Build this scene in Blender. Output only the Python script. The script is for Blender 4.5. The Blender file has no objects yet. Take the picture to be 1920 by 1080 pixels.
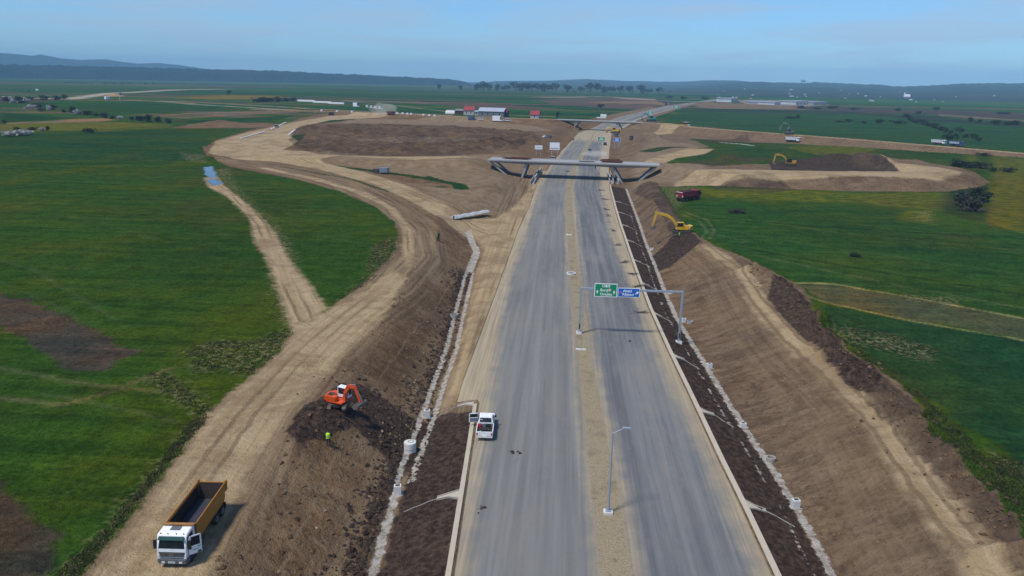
import bpy, bmesh, math, random
import numpy as np
from mathutils import Vector, Matrix, Euler

random.seed(7); rng = np.random.default_rng(7)
scene = bpy.context.scene
COL = scene.collection
RAD = math.radians

# ---------------------------------------------------------------- camera
F, CAMH = 1400.0, 37.6                     # focal length in photo pixels, height in metres
AL, TH, RO = RAD(3.685), RAD(15.485), RAD(1.1)
fw = np.array([-math.sin(AL)*math.cos(TH), math.cos(AL)*math.cos(TH), -math.sin(TH)])
rt0 = np.array([math.cos(AL), math.sin(AL), 0.0]); up0 = np.cross(rt0, fw)
rt = rt0*math.cos(RO) + up0*math.sin(RO); up = up0*math.cos(RO) - rt0*math.sin(RO)
cam = bpy.data.cameras.new("camera"); cam_ob = bpy.data.objects.new("camera", cam); COL.objects.link(cam_ob)
cam.sensor_width = 36.0; cam.lens = F/1920*36.0; cam.clip_start = 0.5; cam.clip_end = 60000
m = Matrix(((rt[0], up[0], -fw[0], 0), (rt[1], up[1], -fw[1], 0), (rt[2], up[2], -fw[2], CAMH), (0, 0, 0, 1)))
cam_ob.matrix_world = m
scene.camera = cam_ob

# ---------------------------------------------------------------- sky, sun, exposure
SUN_FROM = Vector((-0.40, -0.36, 1.0)).normalized()
sun_el = math.asin(SUN_FROM.z); sun_az = math.atan2(SUN_FROM.x, SUN_FROM.y)
world = bpy.data.worlds.new("World"); scene.world = world; world.use_nodes = True
wt = world.node_tree; wt.nodes.clear()
def wn(t, **k):
    n = wt.nodes.new(t)
    for a, b in k.items(): setattr(n, a, b)
    return n
sky = wn('ShaderNodeTexSky', sky_type='NISHITA', sun_disc=False, sun_elevation=sun_el, sun_rotation=sun_az,
         altitude=200, air_density=1.0, dust_density=0.3, ozone_density=2.0)
tc = wn('ShaderNodeTexCoord'); sep = wn('ShaderNodeSeparateXYZ'); wt.links.new(tc.outputs['Generated'], sep.inputs[0])
dv = wn('ShaderNodeMath', operation='MAXIMUM'); wt.links.new(sep.outputs[2], dv.inputs[0]); dv.inputs[1].default_value = 0.02
ad = wn('ShaderNodeMath', operation='ADD'); wt.links.new(dv.outputs[0], ad.inputs[0]); ad.inputs[1].default_value = 0.06
dx = wn('ShaderNodeMath', operation='DIVIDE'); wt.links.new(sep.outputs[0], dx.inputs[0]); wt.links.new(ad.outputs[0], dx.inputs[1])
dy = wn('ShaderNodeMath', operation='DIVIDE'); wt.links.new(sep.outputs[1], dy.inputs[0]); wt.links.new(ad.outputs[0], dy.inputs[1])
cb = wn('ShaderNodeCombineXYZ'); wt.links.new(dx.outputs[0], cb.inputs[0]); wt.links.new(dy.outputs[0], cb.inputs[1])
nz = wn('ShaderNodeTexNoise'); nz.inputs['Scale'].default_value = 0.42; nz.inputs['Detail'].default_value = 7
nz.inputs['Roughness'].default_value = 0.55; nz.inputs['Distortion'].default_value = 0.5
wt.links.new(cb.outputs[0], nz.inputs['Vector'])
rp = wn('ShaderNodeMapRange', interpolation_type='SMOOTHSTEP'); wt.links.new(nz.outputs['Fac'], rp.inputs[0])
rp.inputs[1].default_value = 0.40; rp.inputs[2].default_value = 0.66; rp.inputs[3].default_value = 0.0; rp.inputs[4].default_value = 0.75
tint = wn('ShaderNodeMix', data_type='RGBA', blend_type='MULTIPLY'); tint.inputs[0].default_value = 1.0
wt.links.new(sky.outputs[0], tint.inputs[6]); tint.inputs[7].default_value = (0.50, 0.75, 1.04, 1)
cl = wn('ShaderNodeMix', data_type='RGBA'); wt.links.new(rp.outputs[0], cl.inputs[0])
wt.links.new(tint.outputs[2], cl.inputs[6]); cl.inputs[7].default_value = (3.1, 4.1, 5.3, 1)
bg = wn('ShaderNodeBackground'); bg.inputs[1].default_value = 0.105
wt.links.new(cl.outputs[2], bg.inputs[0])
wo = wn('ShaderNodeOutputWorld'); wt.links.new(bg.outputs[0], wo.inputs[0])
sl = bpy.data.lights.new("sun", 'SUN'); sl.energy = 2.8; sl.angle = RAD(8.0); sl.color = (1.0, 0.94, 0.84)
sun = bpy.data.objects.new("sun", sl); COL.objects.link(sun)
sun.rotation_euler = (-SUN_FROM).to_track_quat('-Z', 'Y').to_euler(); sun.location = (0, 0, 300)
vs = scene.view_settings
scene.display_settings.display_device = 'sRGB'
vs.view_transform = 'Standard'; vs.look = 'None'; vs.exposure = 0.42; vs.gamma = 1.0; vs.use_curve_mapping = False
cy = scene.cycles
cy.max_bounces = 5; cy.diffuse_bounces = 2; cy.glossy_bounces = 2; cy.transmission_bounces = 3; cy.volume_bounces = 1
cy.use_denoising = True; cy.sample_clamp_indirect = 4.0

# ---------------------------------------------------------------- pixel of the photo -> place on the ground
def P(px, py, z=0.0):
    d = fw + rt*(px-960)/F - up*(py-540)/F
    t = (z-CAMH)/d[2]
    return float(d[0]*t), float(d[1]*t)
def ray_at(px, py, dist):
    d = fw + rt*(px-960)/F - up*(py-540)/F
    t = dist/math.hypot(d[0], d[1])
    return float(d[0]*t), float(d[1]*t), float(CAMH+d[2]*t)
def poly(pts, z=3.0): return np.array([P(a, b, z) for a, b in pts])

# ---------------------------------------------------------------- numpy noise
_perm = np.random.default_rng(3).random((257, 257))
def vnoise(x, y):
    xi = np.floor(x).astype(np.int64); yi = np.floor(y).astype(np.int64)
    fx = x-xi; fy = y-yi; fx = fx*fx*(3-2*fx); fy = fy*fy*(3-2*fy)
    a = _perm[xi % 256, yi % 256]; b = _perm[(xi+1) % 256, yi % 256]
    c = _perm[xi % 256, (yi+1) % 256]; d = _perm[(xi+1) % 256, (yi+1) % 256]
    return (a*(1-fx)+b*fx)*(1-fy)+(c*(1-fx)+d*fx)*fy
def fbm(x, y, o=4):
    s = 0; a = 0.5; t = 0
    for k in range(o):
        s = s + a*vnoise(x*2**k+17.3*k, y*2**k-9.1*k); t += a; a *= 0.5
    return s/t*2-1
def sstep(a, b, x):
    t = np.clip((x-a)/(b-a), 0, 1); return t*t*(3-2*t)

def psdf(pg, X, Y, far=-40.0):
    out = np.full(X.shape, far)
    mn = pg.min(0)-40; mx = pg.max(0)+40
    idx = np.nonzero((X > mn[0]) & (X < mx[0]) & (Y > mn[1]) & (Y < mx[1]))[0]
    if len(idx) == 0: return out
    x = X[idx]; y = Y[idx]
    d2 = np.full(x.shape, 1e18); ins = np.zeros(x.shape, bool); n = len(pg)
    for i in range(n):
        ax, ay = pg[i]; bx, by = pg[(i+1) % n]
        ex, ey = bx-ax, by-ay; L = ex*ex+ey*ey+1e-12
        t = np.clip(((x-ax)*ex+(y-ay)*ey)/L, 0, 1)
        d2 = np.minimum(d2, (x-ax-t*ex)**2+(y-ay-t*ey)**2)
        c = ((ay > y) != (by > y))
        if abs(ey) > 1e-9: ins ^= c & (x < ax+(y-ay)*ex/ey)
    d = np.sqrt(d2)
    out[idx] = np.where(ins, d, -d)
    return out
def lsdf(pl, X, Y, lim=60.0):
    """distance to a polyline, signed across offset, distance along, interpolated index"""
    D = np.full(X.shape, 1e3); A = np.zeros(X.shape); S = np.zeros(X.shape); T = np.zeros(X.shape)
    mn = pl.min(0)-lim; mx = pl.max(0)+lim
    idx = np.nonzero((X > mn[0]) & (X < mx[0]) & (Y > mn[1]) & (Y < mx[1]))[0]
    if len(idx) == 0: return D, A, S, T
    x = X[idx]; y = Y[idx]; d = np.full(x.shape, 1e3); a = np.zeros(x.shape); s = np.zeros(x.shape); tt = np.zeros(x.shape); acc = 0
    for i in range(len(pl)-1):
        ax, ay = pl[i]; bx, by = pl[i+1]; ex, ey = bx-ax, by-ay; L = math.hypot(ex, ey)+1e-9
        t = np.clip(((x-ax)*ex+(y-ay)*ey)/L/L, 0, 1)
        q = np.hypot(x-ax-t*ex, y-ay-t*ey); w = q < d
        cr = (ex*(y-ay)-ey*(x-ax))/L
        d = np.where(w, q, d); a = np.where(w, np.sign(cr)*q, a); s = np.where(w, acc+t*L, s); tt = np.where(w, i+t, tt); acc += L
    D[idx] = d; A[idx] = a; S[idx] = s; T[idx] = tt
    return D, A, S, T

# ---------------------------------------------------------------- the motorway's lengthwise breaklines
XCY = [0, 280, 360, 445, 588, 750, 900, 1075, 1300, 1700, 2300, 14000]
XCX = [0, 0, 3.5, 9.0, 19.5, 50, 84, 126, 178, 300, 480, 4500]
def xc(Y): return np.interp(Y, XCY, XCX)
YK  = [10, 50, 62, 72, 83, 90, 104, 126, 147, 168, 190, 205, 230, 280, 310, 340, 450, 600, 750, 1100, 1500]
CRL = [-24, -24.5, -26, -25, -26.4, -26.4, -25.7, -27, -26.5, -28.4, -32, -33, -26, -22, -40, -36, -28, -26, -26, -24, -24]
CRLZ= [3, 3, 3, 3, 3, 3, 3, 3, 3, 3, 2.6, 1.6, 2.2, 3.2, 3, 3, 3, 3, 3, 3, 3]
DTL = [-13.4, -14, -14.9, -15.1, -15.3, -15.5, -15.8, -17.3, -18.6, -19.2, -24.0, -21, -16, -13, -14.5, -14.5, -15, -15, -15, -15, -15]
DTLZ= [-1.5, -1.5, -1.5, -1.5, -1.5, -1.4, -1.3, -1.2, -1.1, -1.0, -0.6, 0, 0, -0.4, -0.5, -.5, -.5, -.5, -.5, -.5, -.5]
KBL = [-7, -7.6, -8.2, -8.7, -9.3, -12.0, -12.4, -13.6, -14.2, -15, -16, -15, -12, -10.5, -10, -10, -10.5, -11, -11, -11, -11]
KBR = [18.3, 18.1, 17.8, 17.4, 17.1, 16.9, 16.4, 15.9, 15.9, 16, 16.2, 16.3, 16.7, 17.8, 18, 18.3, 18, 17, 17, 17, 17]
DTR = [23.4, 23.5, 23.7, 23.4, 22.6, 22.2, 21.6, 20.6, 20.9, 21.4, 21.8, 22.3, 23, 24.1, 24, 23, 22, 21, 21, 21, 21]
DTRZ= [-1.5, -1.5, -1.5, -1.5, -1.5, -1.5, -1.5, -1.5, -1.5, -1.5, -1.4, -1.3, -1.2, -.8, -.5, -.5, -.5, -.5, -.5, -.5, -.5]
CRR = [32, 32, 32.4, 32.7, 33.6, 34, 34.3, 33.5, 34, 31.5, 29.5, 28.2, 28, 32, 44, 38, 32, 30, 28, 26, 26]
bk = lambda K, Y: np.interp(Y, YK, K)
def road_z(Y): return 2.6*sstep(640, 860, Y)

# embankments that carry side roads: (pixels of the top's middle line with its height there), half width, slope
def pl3(pts): return np.array([(*P(a, b, z), z) for a, b, z in pts])
EMB = [
 (np.array([(50, 303, 6.7), (56, 291, 6.8), (66, 281, 6.9)] + [tuple(v) for v in pl3([(1440, 322.5, 7), (1500, 324, 7), (1600, 325.5, 7.2), (1700, 326, 7.2), (1760, 325, 7), (1785, 320, 6.6), (1765, 314, 6.2), (1710, 307, 5.8), (1650, 302, 5.2), (1590, 297, 4.2)])]), 8.0, 1.6),
 (np.array([(-42, 312, 6.6), (-66, 314, 5.6), (-100, 320, 4.4), (-140, 326, 3.2)]), 6.5, 2.4),
 (np.array([(-6, 640, 7.4), (-40, 648, 7.4), (-90, 662, 7.2), (-150, 700, 6.4), (-230, 760, 5.0), (-330, 800, 3.6)]), 6.0, 2.2),
 (np.array([(62, 619, 7.4), (80, 612, 7.6)] + [tuple(v) for v in pl3([(1300, 238.5, 8), (1480, 252, 7.5), (1620, 262.5, 7), (1760, 274, 6.2), (1920, 287.5, 5), (2100, 302, 4)])]), 4.5, 1.9),
 (np.array([(160, 1338, 9.5), (100, 1345, 8), (20, 1360, 3)]), 5.0, 2.5),
 (np.array([(232, 1331, 9.5), (300, 1330, 8), (420, 1320, 3)]), 5.0, 2.5),
]
# heaps: px, py, radius across, radius along, height
HEAPS = [(620, 780, 6.5, 4.0, 1.0), (560, 825, 3.0, 3.5, 0.9), (1400, 305, 16, 30, 1.5), (1360, 304, 7, 9, 2.6), (1580, 309, 17, 9, 4.4), (1510, 309, 16, 9, 1.6), (1640, 313, 12, 6, 2.0),
         (1420, 286, 36, 18, 3.0), (1730, 316, 8, 8, 1.6), (590, 243, 12, 18, 3), (905, 438, 3, 4, .6), (1220, 262, 10, 26, 4.0), (1190, 268, 8, 18, 3.0),
         (400, 297, 6, 8, 1.2), (630, 300, 6, 8, .6), (780, 278, 30, 8, 2.2), (900, 272, 30, 10, 2.6), (700, 285, 24, 6, 1.8), (640, 250, 20, 14, 2.5), (830, 250, 40, 20, 2.0),
         (1260, 460, 2.6, 2.8, .6), (880, 222, 50, 20, 1.0), (1000, 270, 14, 18, 3.0), (1130, 185, 60, 90, 4), (380, 278, 5, 6, 1.2), (413, 233, 16, 16, 2.5), (1775, 323, 6, 6, .4)]
HEAPS = [(*P(a, b, 3.0), c, d, e) for a, b, c, d, e in HEAPS]
_hr = np.random.default_rng(21)
for _y in np.cumsum(_hr.uniform(1.1, 3.6, 44))+40:
    if _y < 150: HEAPS.append((float(np.interp(_y, [40, 54, 66, 80, 90, 113, 128, 151], [36.4, 37.0, 37.9, 38.4, 37.2, 38.6, 40.2, 37.0])-.4+_hr.normal()*.8), float(_y), float(_hr.uniform(1.6, 3.4)), float(_hr.uniform(.5, 1.1)), float(_hr.uniform(.6, 1.8))))
INFIELD = poly([(560, 238), (640, 232), (760, 234), (900, 240), (1000, 248), (1015, 262), (960, 282), (850, 290), (700, 291), (600, 290), (560, 280), (540, 262)])
WET = [poly(q) for q in [[(382, 313), (398, 310), (404, 322), (410, 331), (396, 333), (384, 329)], [(385, 337), (405, 334), (421, 343), (400, 347)]]]
def height(X, Y, detail=True):
    X = np.asarray(X, float); Y = np.asarray(Y, float); sh = X.shape; X = X.ravel(); Y = Y.ravel()
    u = X-xc(Y); rz = road_z(Y)
    base = 3.0+0.5*fbm(X/140, Y/140, 2)*sstep(60, 260, np.abs(u))
    kl, kr, dl, dr = bk(KBL, Y), bk(KBR, Y), bk(DTL, Y), bk(DTR, Y)
    cl_, cr_, clz = bk(CRL, Y), bk(CRR, Y), bk(CRLZ, Y)
    dlz, drz = bk(DTLZ, Y)+rz, bk(DTRZ, Y)+rz
    h = base.copy()
    def seg(x0, z0, x1, z1):
        w = (u >= x0) & (u < x1); t = (u-x0)/(x1-x0); h[w] = (z0+(z1-z0)*t)[w]
    w55 = -50.0+0*Y
    seg(w55, base, cl_, clz); 
    def cut(x0, z0, x1, z1):        # a cut face, slightly hollow at its foot and rounded at the brow
        w = (u >= x0) & (u < x1); t = (u-x0)/(x1-x0); t = 0.72*t+0.28*t*t*(3-2*t); h[w] = (z0+(z1-z0)*t)[w]
    cut(cl_, clz, dl-0.6, dlz); seg(dl-0.6, dlz, dl+0.6, dlz); seg(dl+0.6, dlz, kl, rz)
    seg(kl, rz, kr, rz); seg(kr, rz, dr-0.6, drz); seg(dr-0.6, drz, dr+0.6, drz); cut(dr+0.6, drz, cr_, np.maximum(base, rz))
    # bed under the second bridge is not cut where the side embankments run
    for pl, hw, s in EMB:
        D, A, S, T = lsdf(pl[:, :2], X, Y, 40)
        top = np.interp(T, np.arange(len(pl)), pl[:, 2])
        e = top-np.maximum(0, D-hw)/s
        edge = (u > kl-4) & (u < kr+4)
        h = np.where(edge, h, np.maximum(h, e))
    for hx, hy, a, b, z in HEAPS:
        r2 = ((X-hx)/a)**2+((Y-hy)/b)**2; w = r2 < 6
        h[w] += z*np.exp(-1.3*r2[w])*(1+0.35*fbm(X[w]*4/a, Y[w]*4/b, 3))
    # rough tipped soil
    for q in WET:
        d = psdf(q, X, Y); k = sstep(-4, -1, d); h = h*(1-k)+2.85*k
    inf = psdf(INFIELD, X, Y); w = inf > -6
    h[w] += (sstep(-3, 6, inf[w])*(2.6*np.abs(fbm(X[w]/9, Y[w]/9, 4))+1.0*fbm(X[w]/3.1, Y[w]/3.1, 3)*sstep(900, 300, Y[w])))
    # row of heaps bulldozed along the right edge of the works
    edge_u = np.interp(Y, [40, 54, 66, 80, 90, 113, 128, 151], [36.4, 37.0, 37.9, 38.4, 37.2, 38.6, 40.2, 37.0])
    g = np.exp(-((u-edge_u+.6)/1.9)**2)*sstep(165, 120, Y)
    h += g*(0.35+0.8*fbm(X/2.2, Y/1.6, 3))
    if detail:
        on = (u > kr) | (u < kl)
        soil = ((u > -48) & (u < cr_+5)) & on & (Y < 330)
        slope = (((u > dr+.6) & (u < cr_)) | ((u > cl_) & (u < dl-.6))) & (Y < 330)
        w = soil
        h[w] += 0.15*fbm(X[w]/1.5, Y[w]/1.5, 4)+0.05*fbm(X[w]/.5, Y[w]/.5, 2)
        h[slope] += 0.16*fbm(X[slope]/4, Y[slope]/3.0, 3)-.13*np.maximum(0, .35-np.abs(fbm(X[slope]/7, Y[slope]/1.3, 3)))
        dk = (((u > dl-2.2) & (u < dl-.5)) | ((u > dr-2.0) & (u < dr-.5)) | ((u > dl+.7) & (u < kl-.3) & (Y < 84)) | ((u > kr+.6) & (u < dr-.5))) & (Y < 260)
        h[dk] += 0.12*np.maximum(0, fbm(X[dk]/.6, Y[dk]/.6, 2))
        g = (~soil) & on & (Y < 400)
        dw = np.maximum(psdf(WET[0], X[g], Y[g]), psdf(WET[1], X[g], Y[g])); h[g] += 0.10*fbm(X[g]/2.5, Y[g]/2.5, 3)*sstep(0, -2, dw)
    return h.reshape(sh)
def hz(x, y): return float(height(np.array([x]), np.array([y]))[0])
_ts = 28.0*1.012**np.arange(525)
def G(px, py, z=3.0):
    d = fw+rt*(px-960)/F-up*(py-540)/F; d = d/np.linalg.norm(d); q = d[None, :]*_ts[:, None]+np.array([0, 0, CAMH])
    below = q[:, 2] < height(q[:, 0], q[:, 1]); k = np.nonzero(below)[0]
    if len(k) == 0: return Vector((*P(px, py, z), z))
    a, b = _ts[max(k[0]-1, 0)], _ts[k[0]]
    t = np.linspace(a, b, 40); q = d[None, :]*t[:, None]+np.array([0, 0, CAMH]); hh = height(q[:, 0], q[:, 1]); m = np.nonzero(q[:, 2] < hh)[0]; m = m[0] if len(m) else 39
    return Vector((float(q[m, 0]), float(q[m, 1]), float(hh[m])))

# ---------------------------------------------------------------- node helper for materials
class N:
    def __init__(s, name):
        s.m = bpy.data.materials.new(name); s.m.use_nodes = True; s.t = s.m.node_tree; s.t.nodes.clear()
        s.out = s.t.nodes.new('ShaderNodeOutputMaterial')
    def put(s, sock, v):
        if isinstance(v, bpy.types.NodeSocket): s.t.links.new(v, sock)
        elif v is not None:
            if sock.type == 'RGBA' and len(v) == 3: v = (*v, 1)
            sock.default_value = v
    def n(s, typ, ins={}, out=0, **k):
        nd = s.t.nodes.new(typ)
        for a, b in k.items(): setattr(nd, a, b)
        for a, b in ins.items(): s.put(nd.inputs[a], b)
        return nd.outputs[out]
    def math(s, op, a, b=None, c=None, clamp=False):
        nd = s.t.nodes.new('ShaderNodeMath'); nd.operation = op; nd.use_clamp = clamp
        s.put(nd.inputs[0], a)
        if b is not None: s.put(nd.inputs[1], b)
        if c is not None: s.put(nd.inputs[2], c)
        return nd.outputs[0]
    def mix(s, f, a, b, mode='MIX'):
        nd = s.t.nodes.new('ShaderNodeMix'); nd.data_type = 'RGBA'; nd.blend_type = mode
        s.put(nd.inputs[0], f); s.put(nd.inputs[6], a); s.put(nd.inputs[7], b); return nd.outputs[2]
    def rng(s, v, a, b, c=0.0, d=1.0, smooth=True):
        nd = s.t.nodes.new('ShaderNodeMapRange'); nd.interpolation_type = 'SMOOTHSTEP' if smooth else 'LINEAR'
        s.put(nd.inputs[0], v)
        for i, q in enumerate((a, b, c, d)): s.put(nd.inputs[i+1], q)
        return nd.outputs[0]
    def noise(s, vec, scale, detail=3, rough=.55, dist=0.0):
        return s.n('ShaderNodeTexNoise', {'Vector': vec, 'Scale': scale, 'Detail': detail, 'Roughness': rough, 'Distortion': dist})
    def scale(s, vec, v):
        return s.n('ShaderNodeVectorMath', {0: vec, 1: v}, operation='MULTIPLY')
    def attr(s, name, kind='vec'):
        nd = s.t.nodes.new('ShaderNodeAttribute'); nd.attribute_name = name
        return nd
    def bsdf(s, col, rough=0.8, metal=0.0, bump=None, bd=0.05, bs=1.0, spec=0.3, **k):
        nd = s.t.nodes.new('ShaderNodeBsdfPrincipled')
        s.put(nd.inputs['Base Color'], col); s.put(nd.inputs['Roughness'], rough); s.put(nd.inputs['Metallic'], metal)
        s.put(nd.inputs['Specular IOR Level'], spec)
        for a, b in k.items(): s.put(nd.inputs[a], b)
        if bump is not None:
            b = s.t.nodes.new('ShaderNodeBump'); s.put(b.inputs['Height'], bump); b.inputs['Distance'].default_value = bd; b.inputs['Strength'].default_value = bs
            s.t.links.new(b.outputs[0], nd.inputs['Normal'])
        s.t.links.new(nd.outputs[0], s.out.inputs[0]); return s.m

# ---------------------------------------------------------------- terrain material
def terrain_material():
    n = N("terrain")
    pos = n.n('ShaderNodeNewGeometry'); sp = n.t.nodes.new('ShaderNodeSeparateXYZ'); n.t.links.new(pos, sp.inputs[0])
    A = n.attr("cover_a"); B = n.attr("cover_b"); R = n.attr("route"); Tn = n.attr("tone")
    def split(a):
        q = n.t.nodes.new('ShaderNodeSeparateXYZ'); n.t.links.new(a.outputs['Vector'], q.inputs[0]); return q.outputs
    soil, tan, dark = split(A); dry, flow, conc = split(B)
    C = n.attr("cover_c"); lat, darkamt, dust = split(C)
    across, along, asph = split(R)
    nbig = n.noise(pos, 0.035, 4, .6); nmid = n.noise(pos, .3, 4, .6); nfine = n.noise(pos, 1.6, 4, .65); nvf = n.noise(pos, 6.0, 3, .6)
    nedge = n.noise(pos, 0.55, 5, .65)
    e = n.math('MULTIPLY', n.math('SUBTRACT', nedge, .5), 5.0)
    esm = n.math('MULTIPLY', n.math('SUBTRACT', nfine, .5), 1.1)
    # grass
    tone = Tn.outputs['Color']
    g1 = n.rng(nfine, .25, .75, .5, 1.5, False)
    g2 = n.rng(nmid, .3, .7, .72, 1.3, False)
    g3 = n.rng(nvf, .2, .8, .7, 1.3, False)
    spot = n.rng(n.noise(pos, 2.6, 3, .7), .30, .42, .45, 1.0)
    gm = n.math('MULTIPLY', n.math('MULTIPLY', n.math('MULTIPLY', g1, g2), g3), spot)
    cmb = n.t.nodes.new('ShaderNodeCombineXYZ')
    for i in range(3): n.t.links.new(gm, cmb.inputs[i])
    yel = n.mix(n.rng(nbig, .42, .66, 0, .8), tone, n.mix(1.0, tone, (2.1, 1.15, .6), 'MULTIPLY'))
    yel = n.mix(n.rng(n.noise(pos, .018, 3, .6), .5, .62, 0, .5), yel, n.mix(1.0, yel, (.50, .64, .9), 'MULTIPLY'))
    yel = n.mix(n.rng(n.noise(pos, .013, 5, .65), .53, .66, 0, .6), yel, (.050, .050, .012))
    strk = n.noise(n.scale(pos, (.022, .30, 0)), 1.0, 5, .65)
    yel = n.mix(n.rng(strk, .46, .60, 0, .6), yel, n.mix(1.0, yel, (.50, .66, .8), 'MULTIPLY'))
    yel = n.mix(n.rng(n.noise(n.scale(pos, (.012, .8, 0)), 1.0, 3, .6), .60, .68, 0, .35), yel, n.mix(1.0, yel, (2.2, 1.6, 2.0), 'MULTIPLY'))
    grass = n.mix(1.0, yel, cmb.outputs[0], 'MULTIPLY')
    # dry straw and weeds lying in the grass, yellow flowers
    dmask = n.math('MULTIPLY', n.rng(n.math('ADD', dry, e), -1.5, 1.5), n.rng(nfine, .46, .6))
    dryc = n.mix(n.rng(nvf, .3, .7), (.105, .085, .035), (.25, .21, .115))
    grass = n.mix(n.math('MULTIPLY', dmask, .8), grass, dryc)
    fmask = n.math('MULTIPLY', n.rng(n.math('ADD', flow, e), -3, 3), n.rng(n.noise(n.scale(pos, (.25, 1.3, 0)), .8, 4, .7), .44, .62))
    grass = n.mix(n.math('MULTIPLY', fmask, .62), grass, (.22, .17, .006))
    # bare brown soil, graded down the slopes
    gr = n.noise(n.scale(pos, (.20, .75, .2)), 1.0, 6, .68, .5)
    s1 = n.mix(n.rng(gr, .28, .74), (.092, .051, .024), (.215, .132, .070))
    s1 = n.mix(n.rng(lat, 19, 24, 0, .6), s1, n.mix(n.rng(gr, .28, .74), (.098, .070, .048), (.208, .158, .112)))
    s1 = n.mix(n.rng(nbig, .38, .66, 0, .55), s1, (.185, .118, .064))
    nlow = n.noise(pos, .085, 7, .72, .4); nl2 = n.noise(n.scale(pos, (.05, .16, .1)), 1.0, 6, .7, .6)
    s1 = n.mix(n.rng(nlow, .50, .62, 0, .6), s1, (.072, .043, .025)); s1 = n.mix(n.rng(nl2, .52, .66, 0, .55), s1, (.25, .18, .108)); s1 = n.mix(n.rng(nlow, .46, .34, 0, .45), s1, (.17, .098, .052))
    s1 = n.mix(n.rng(nmid, .5, .72, 0, .55), s1, (.082, .052, .036))
    s1 = n.mix(n.rng(nfine, .50, .70, 0, .7), s1, (.060, .036, .023))
    s1 = n.mix(n.rng(nvf, .60, .74, 0, .4), s1, (.27, .20, .13))
    med = split(n.attr('cover_d')); palm = n.rng(n.math('ADD', med[2], n.math('MULTIPLY', e, 1.2)), -2.5, 3.0, 0, .5)
    s1 = n.mix(palm, s1, n.mix(n.rng(nmid, .35, .68), (.19, .135, .085), (.32, .245, .16)))
    rr = n.t.nodes.new('ShaderNodeCombineXYZ'); n.t.links.new(across, rr.inputs[0]); n.t.links.new(along, rr.inputs[1])
    rs = n.noise(n.scale(rr.outputs[0], (.9, .03, 0)), 1.0, 6, .68, .3)
    s1 = n.mix(n.math('MULTIPLY', n.rng(n.math('ABSOLUTE', across), 10, 5, 0, .7), n.rng(lat, 12, 24, 1, .35)), s1, n.mix(n.rng(rs, .36, .64), (.100, .064, .038), (.275, .200, .122)))
    smask = n.rng(n.math('ADD', soil, n.math('MULTIPLY', e, .5)), -.35, .35)
    col = n.mix(smask, grass, s1)
    # compacted tan haul routes with ruts along their line
    cr = n.t.nodes.new('ShaderNodeCombineXYZ'); n.t.links.new(across, cr.inputs[0]); n.t.links.new(along, cr.inputs[1])
    ruts = n.noise(n.scale(cr.outputs[0], (1.1, .022, 0)), 1.0, 5, .62, .3)
    rut2 = n.noise(n.scale(cr.outputs[0], (2.6, .05, 0)), 1.0, 3, .6, .2)
    t1 = n.mix(n.rng(ruts, .33, .66), (.305, .218, .116), (.395, .298, .178))
    t1 = n.mix(n.math('MULTIPLY', n.rng(rut2, .56, .70, 0, .55), n.rng(nmid, .40, .60)), t1, (.215, .155, .100))
    t1 = n.mix(n.rng(nmid, .46, .70, 0, .5), t1, (.25, .178, .10))
    t1 = n.mix(n.rng(nfine, .6, .75, 0, .35), t1, (.23, .165, .10))
    t1 = n.mix(n.rng(n.noise(pos, 14.0, 2), .62, .72, 0, .5), t1, (.50, .43, .32))
    t1 = n.mix(n.rng(nvf, .62, .76, 0, .5), t1, (.17, .12, .08))
    t1 = n.mix(n.rng(nlow, .47, .60, 0, .6), t1, (.195, .130, .074))
    wob = n.math('MULTIPLY', n.math('SUBTRACT', nmid, .5), .9)
    rw = n.math('ABSOLUTE', n.math('SUBTRACT', n.math('ABSOLUTE', n.math('ADD', across, wob)), .95))
    t1 = n.mix(n.math('MULTIPLY', n.rng(rw, .42, .12), n.rng(n.math('ADD', n.noise(n.scale(pos, (1, 1, 0)), .035, 2, .5), n.rng(lat, 20, 26, 0, .12)), .44, .60, 0, .6)), t1, (.125, .080, .046))
    tmask = n.rng(n.math('ADD', tan, n.math('MULTIPLY', e, .55)), -.8, .9)
    col = n.mix(tmask, col, t1)
    # dark topsoil and wet tipped soil
    d1 = n.mix(n.rng(nfine, .35, .68), (.028, .0185, .0145), (.078, .053, .040))
    d1 = n.mix(n.rng(nvf, .60, .78, 0, .6), d1, (.10, .072, .055))
    dm = n.math('MULTIPLY', n.rng(n.math('ADD', dark, n.math('MULTIPLY', e, .45)), -.3, .3), darkamt)
    dm = n.math('MULTIPLY', dm, n.math('MAXIMUM', n.rng(nlow, .36, .56, .35, 1.1), n.rng(darkamt, .85, .9)), clamp=True)
    col = n.mix(dm, col, d1)
    # asphalt: streaks along the carriageway, dust drifting in from the edges
    sv = n.t.nodes.new('ShaderNodeCombineXYZ'); n.t.links.new(lat, sv.inputs[0]); n.t.links.new(along, sv.inputs[1])
    lv = n.t.nodes.new('ShaderNodeCombineXYZ'); n.t.links.new(lat, lv.inputs[0]); n.t.links.new(sp.outputs[1], lv.inputs[1])
    st = n.noise(n.scale(lv.outputs[0], (.9, .018, 0)), 1.0, 5, .6, .15)
    st2 = n.noise(n.scale(lv.outputs[0], (3.2, .05, 0)), 1.0, 4, .62, .2)
    a1 = n.mix(n.rng(st, .34, .68), (.150, .147, .140), (.200, .196, .186))
    rside = n.rng(lat, 4.6, 6.2)
    a2 = n.mix(n.rng(st, .34, .66), (.110, .113, .120), (.168, .169, .170))
    a1 = n.mix(rside, a1, a2)
    a1 = n.mix(n.rng(st2, .54, .74, 0, .28), a1, (.27, .25, .22))
    a1 = n.mix(n.rng(st2, .44, .28, 0, .22), a1, (.105, .102, .105))
    smear = n.noise(n.scale(pos, (.11, .035, 0)), 1.0, 5, .65, .4)
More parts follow.
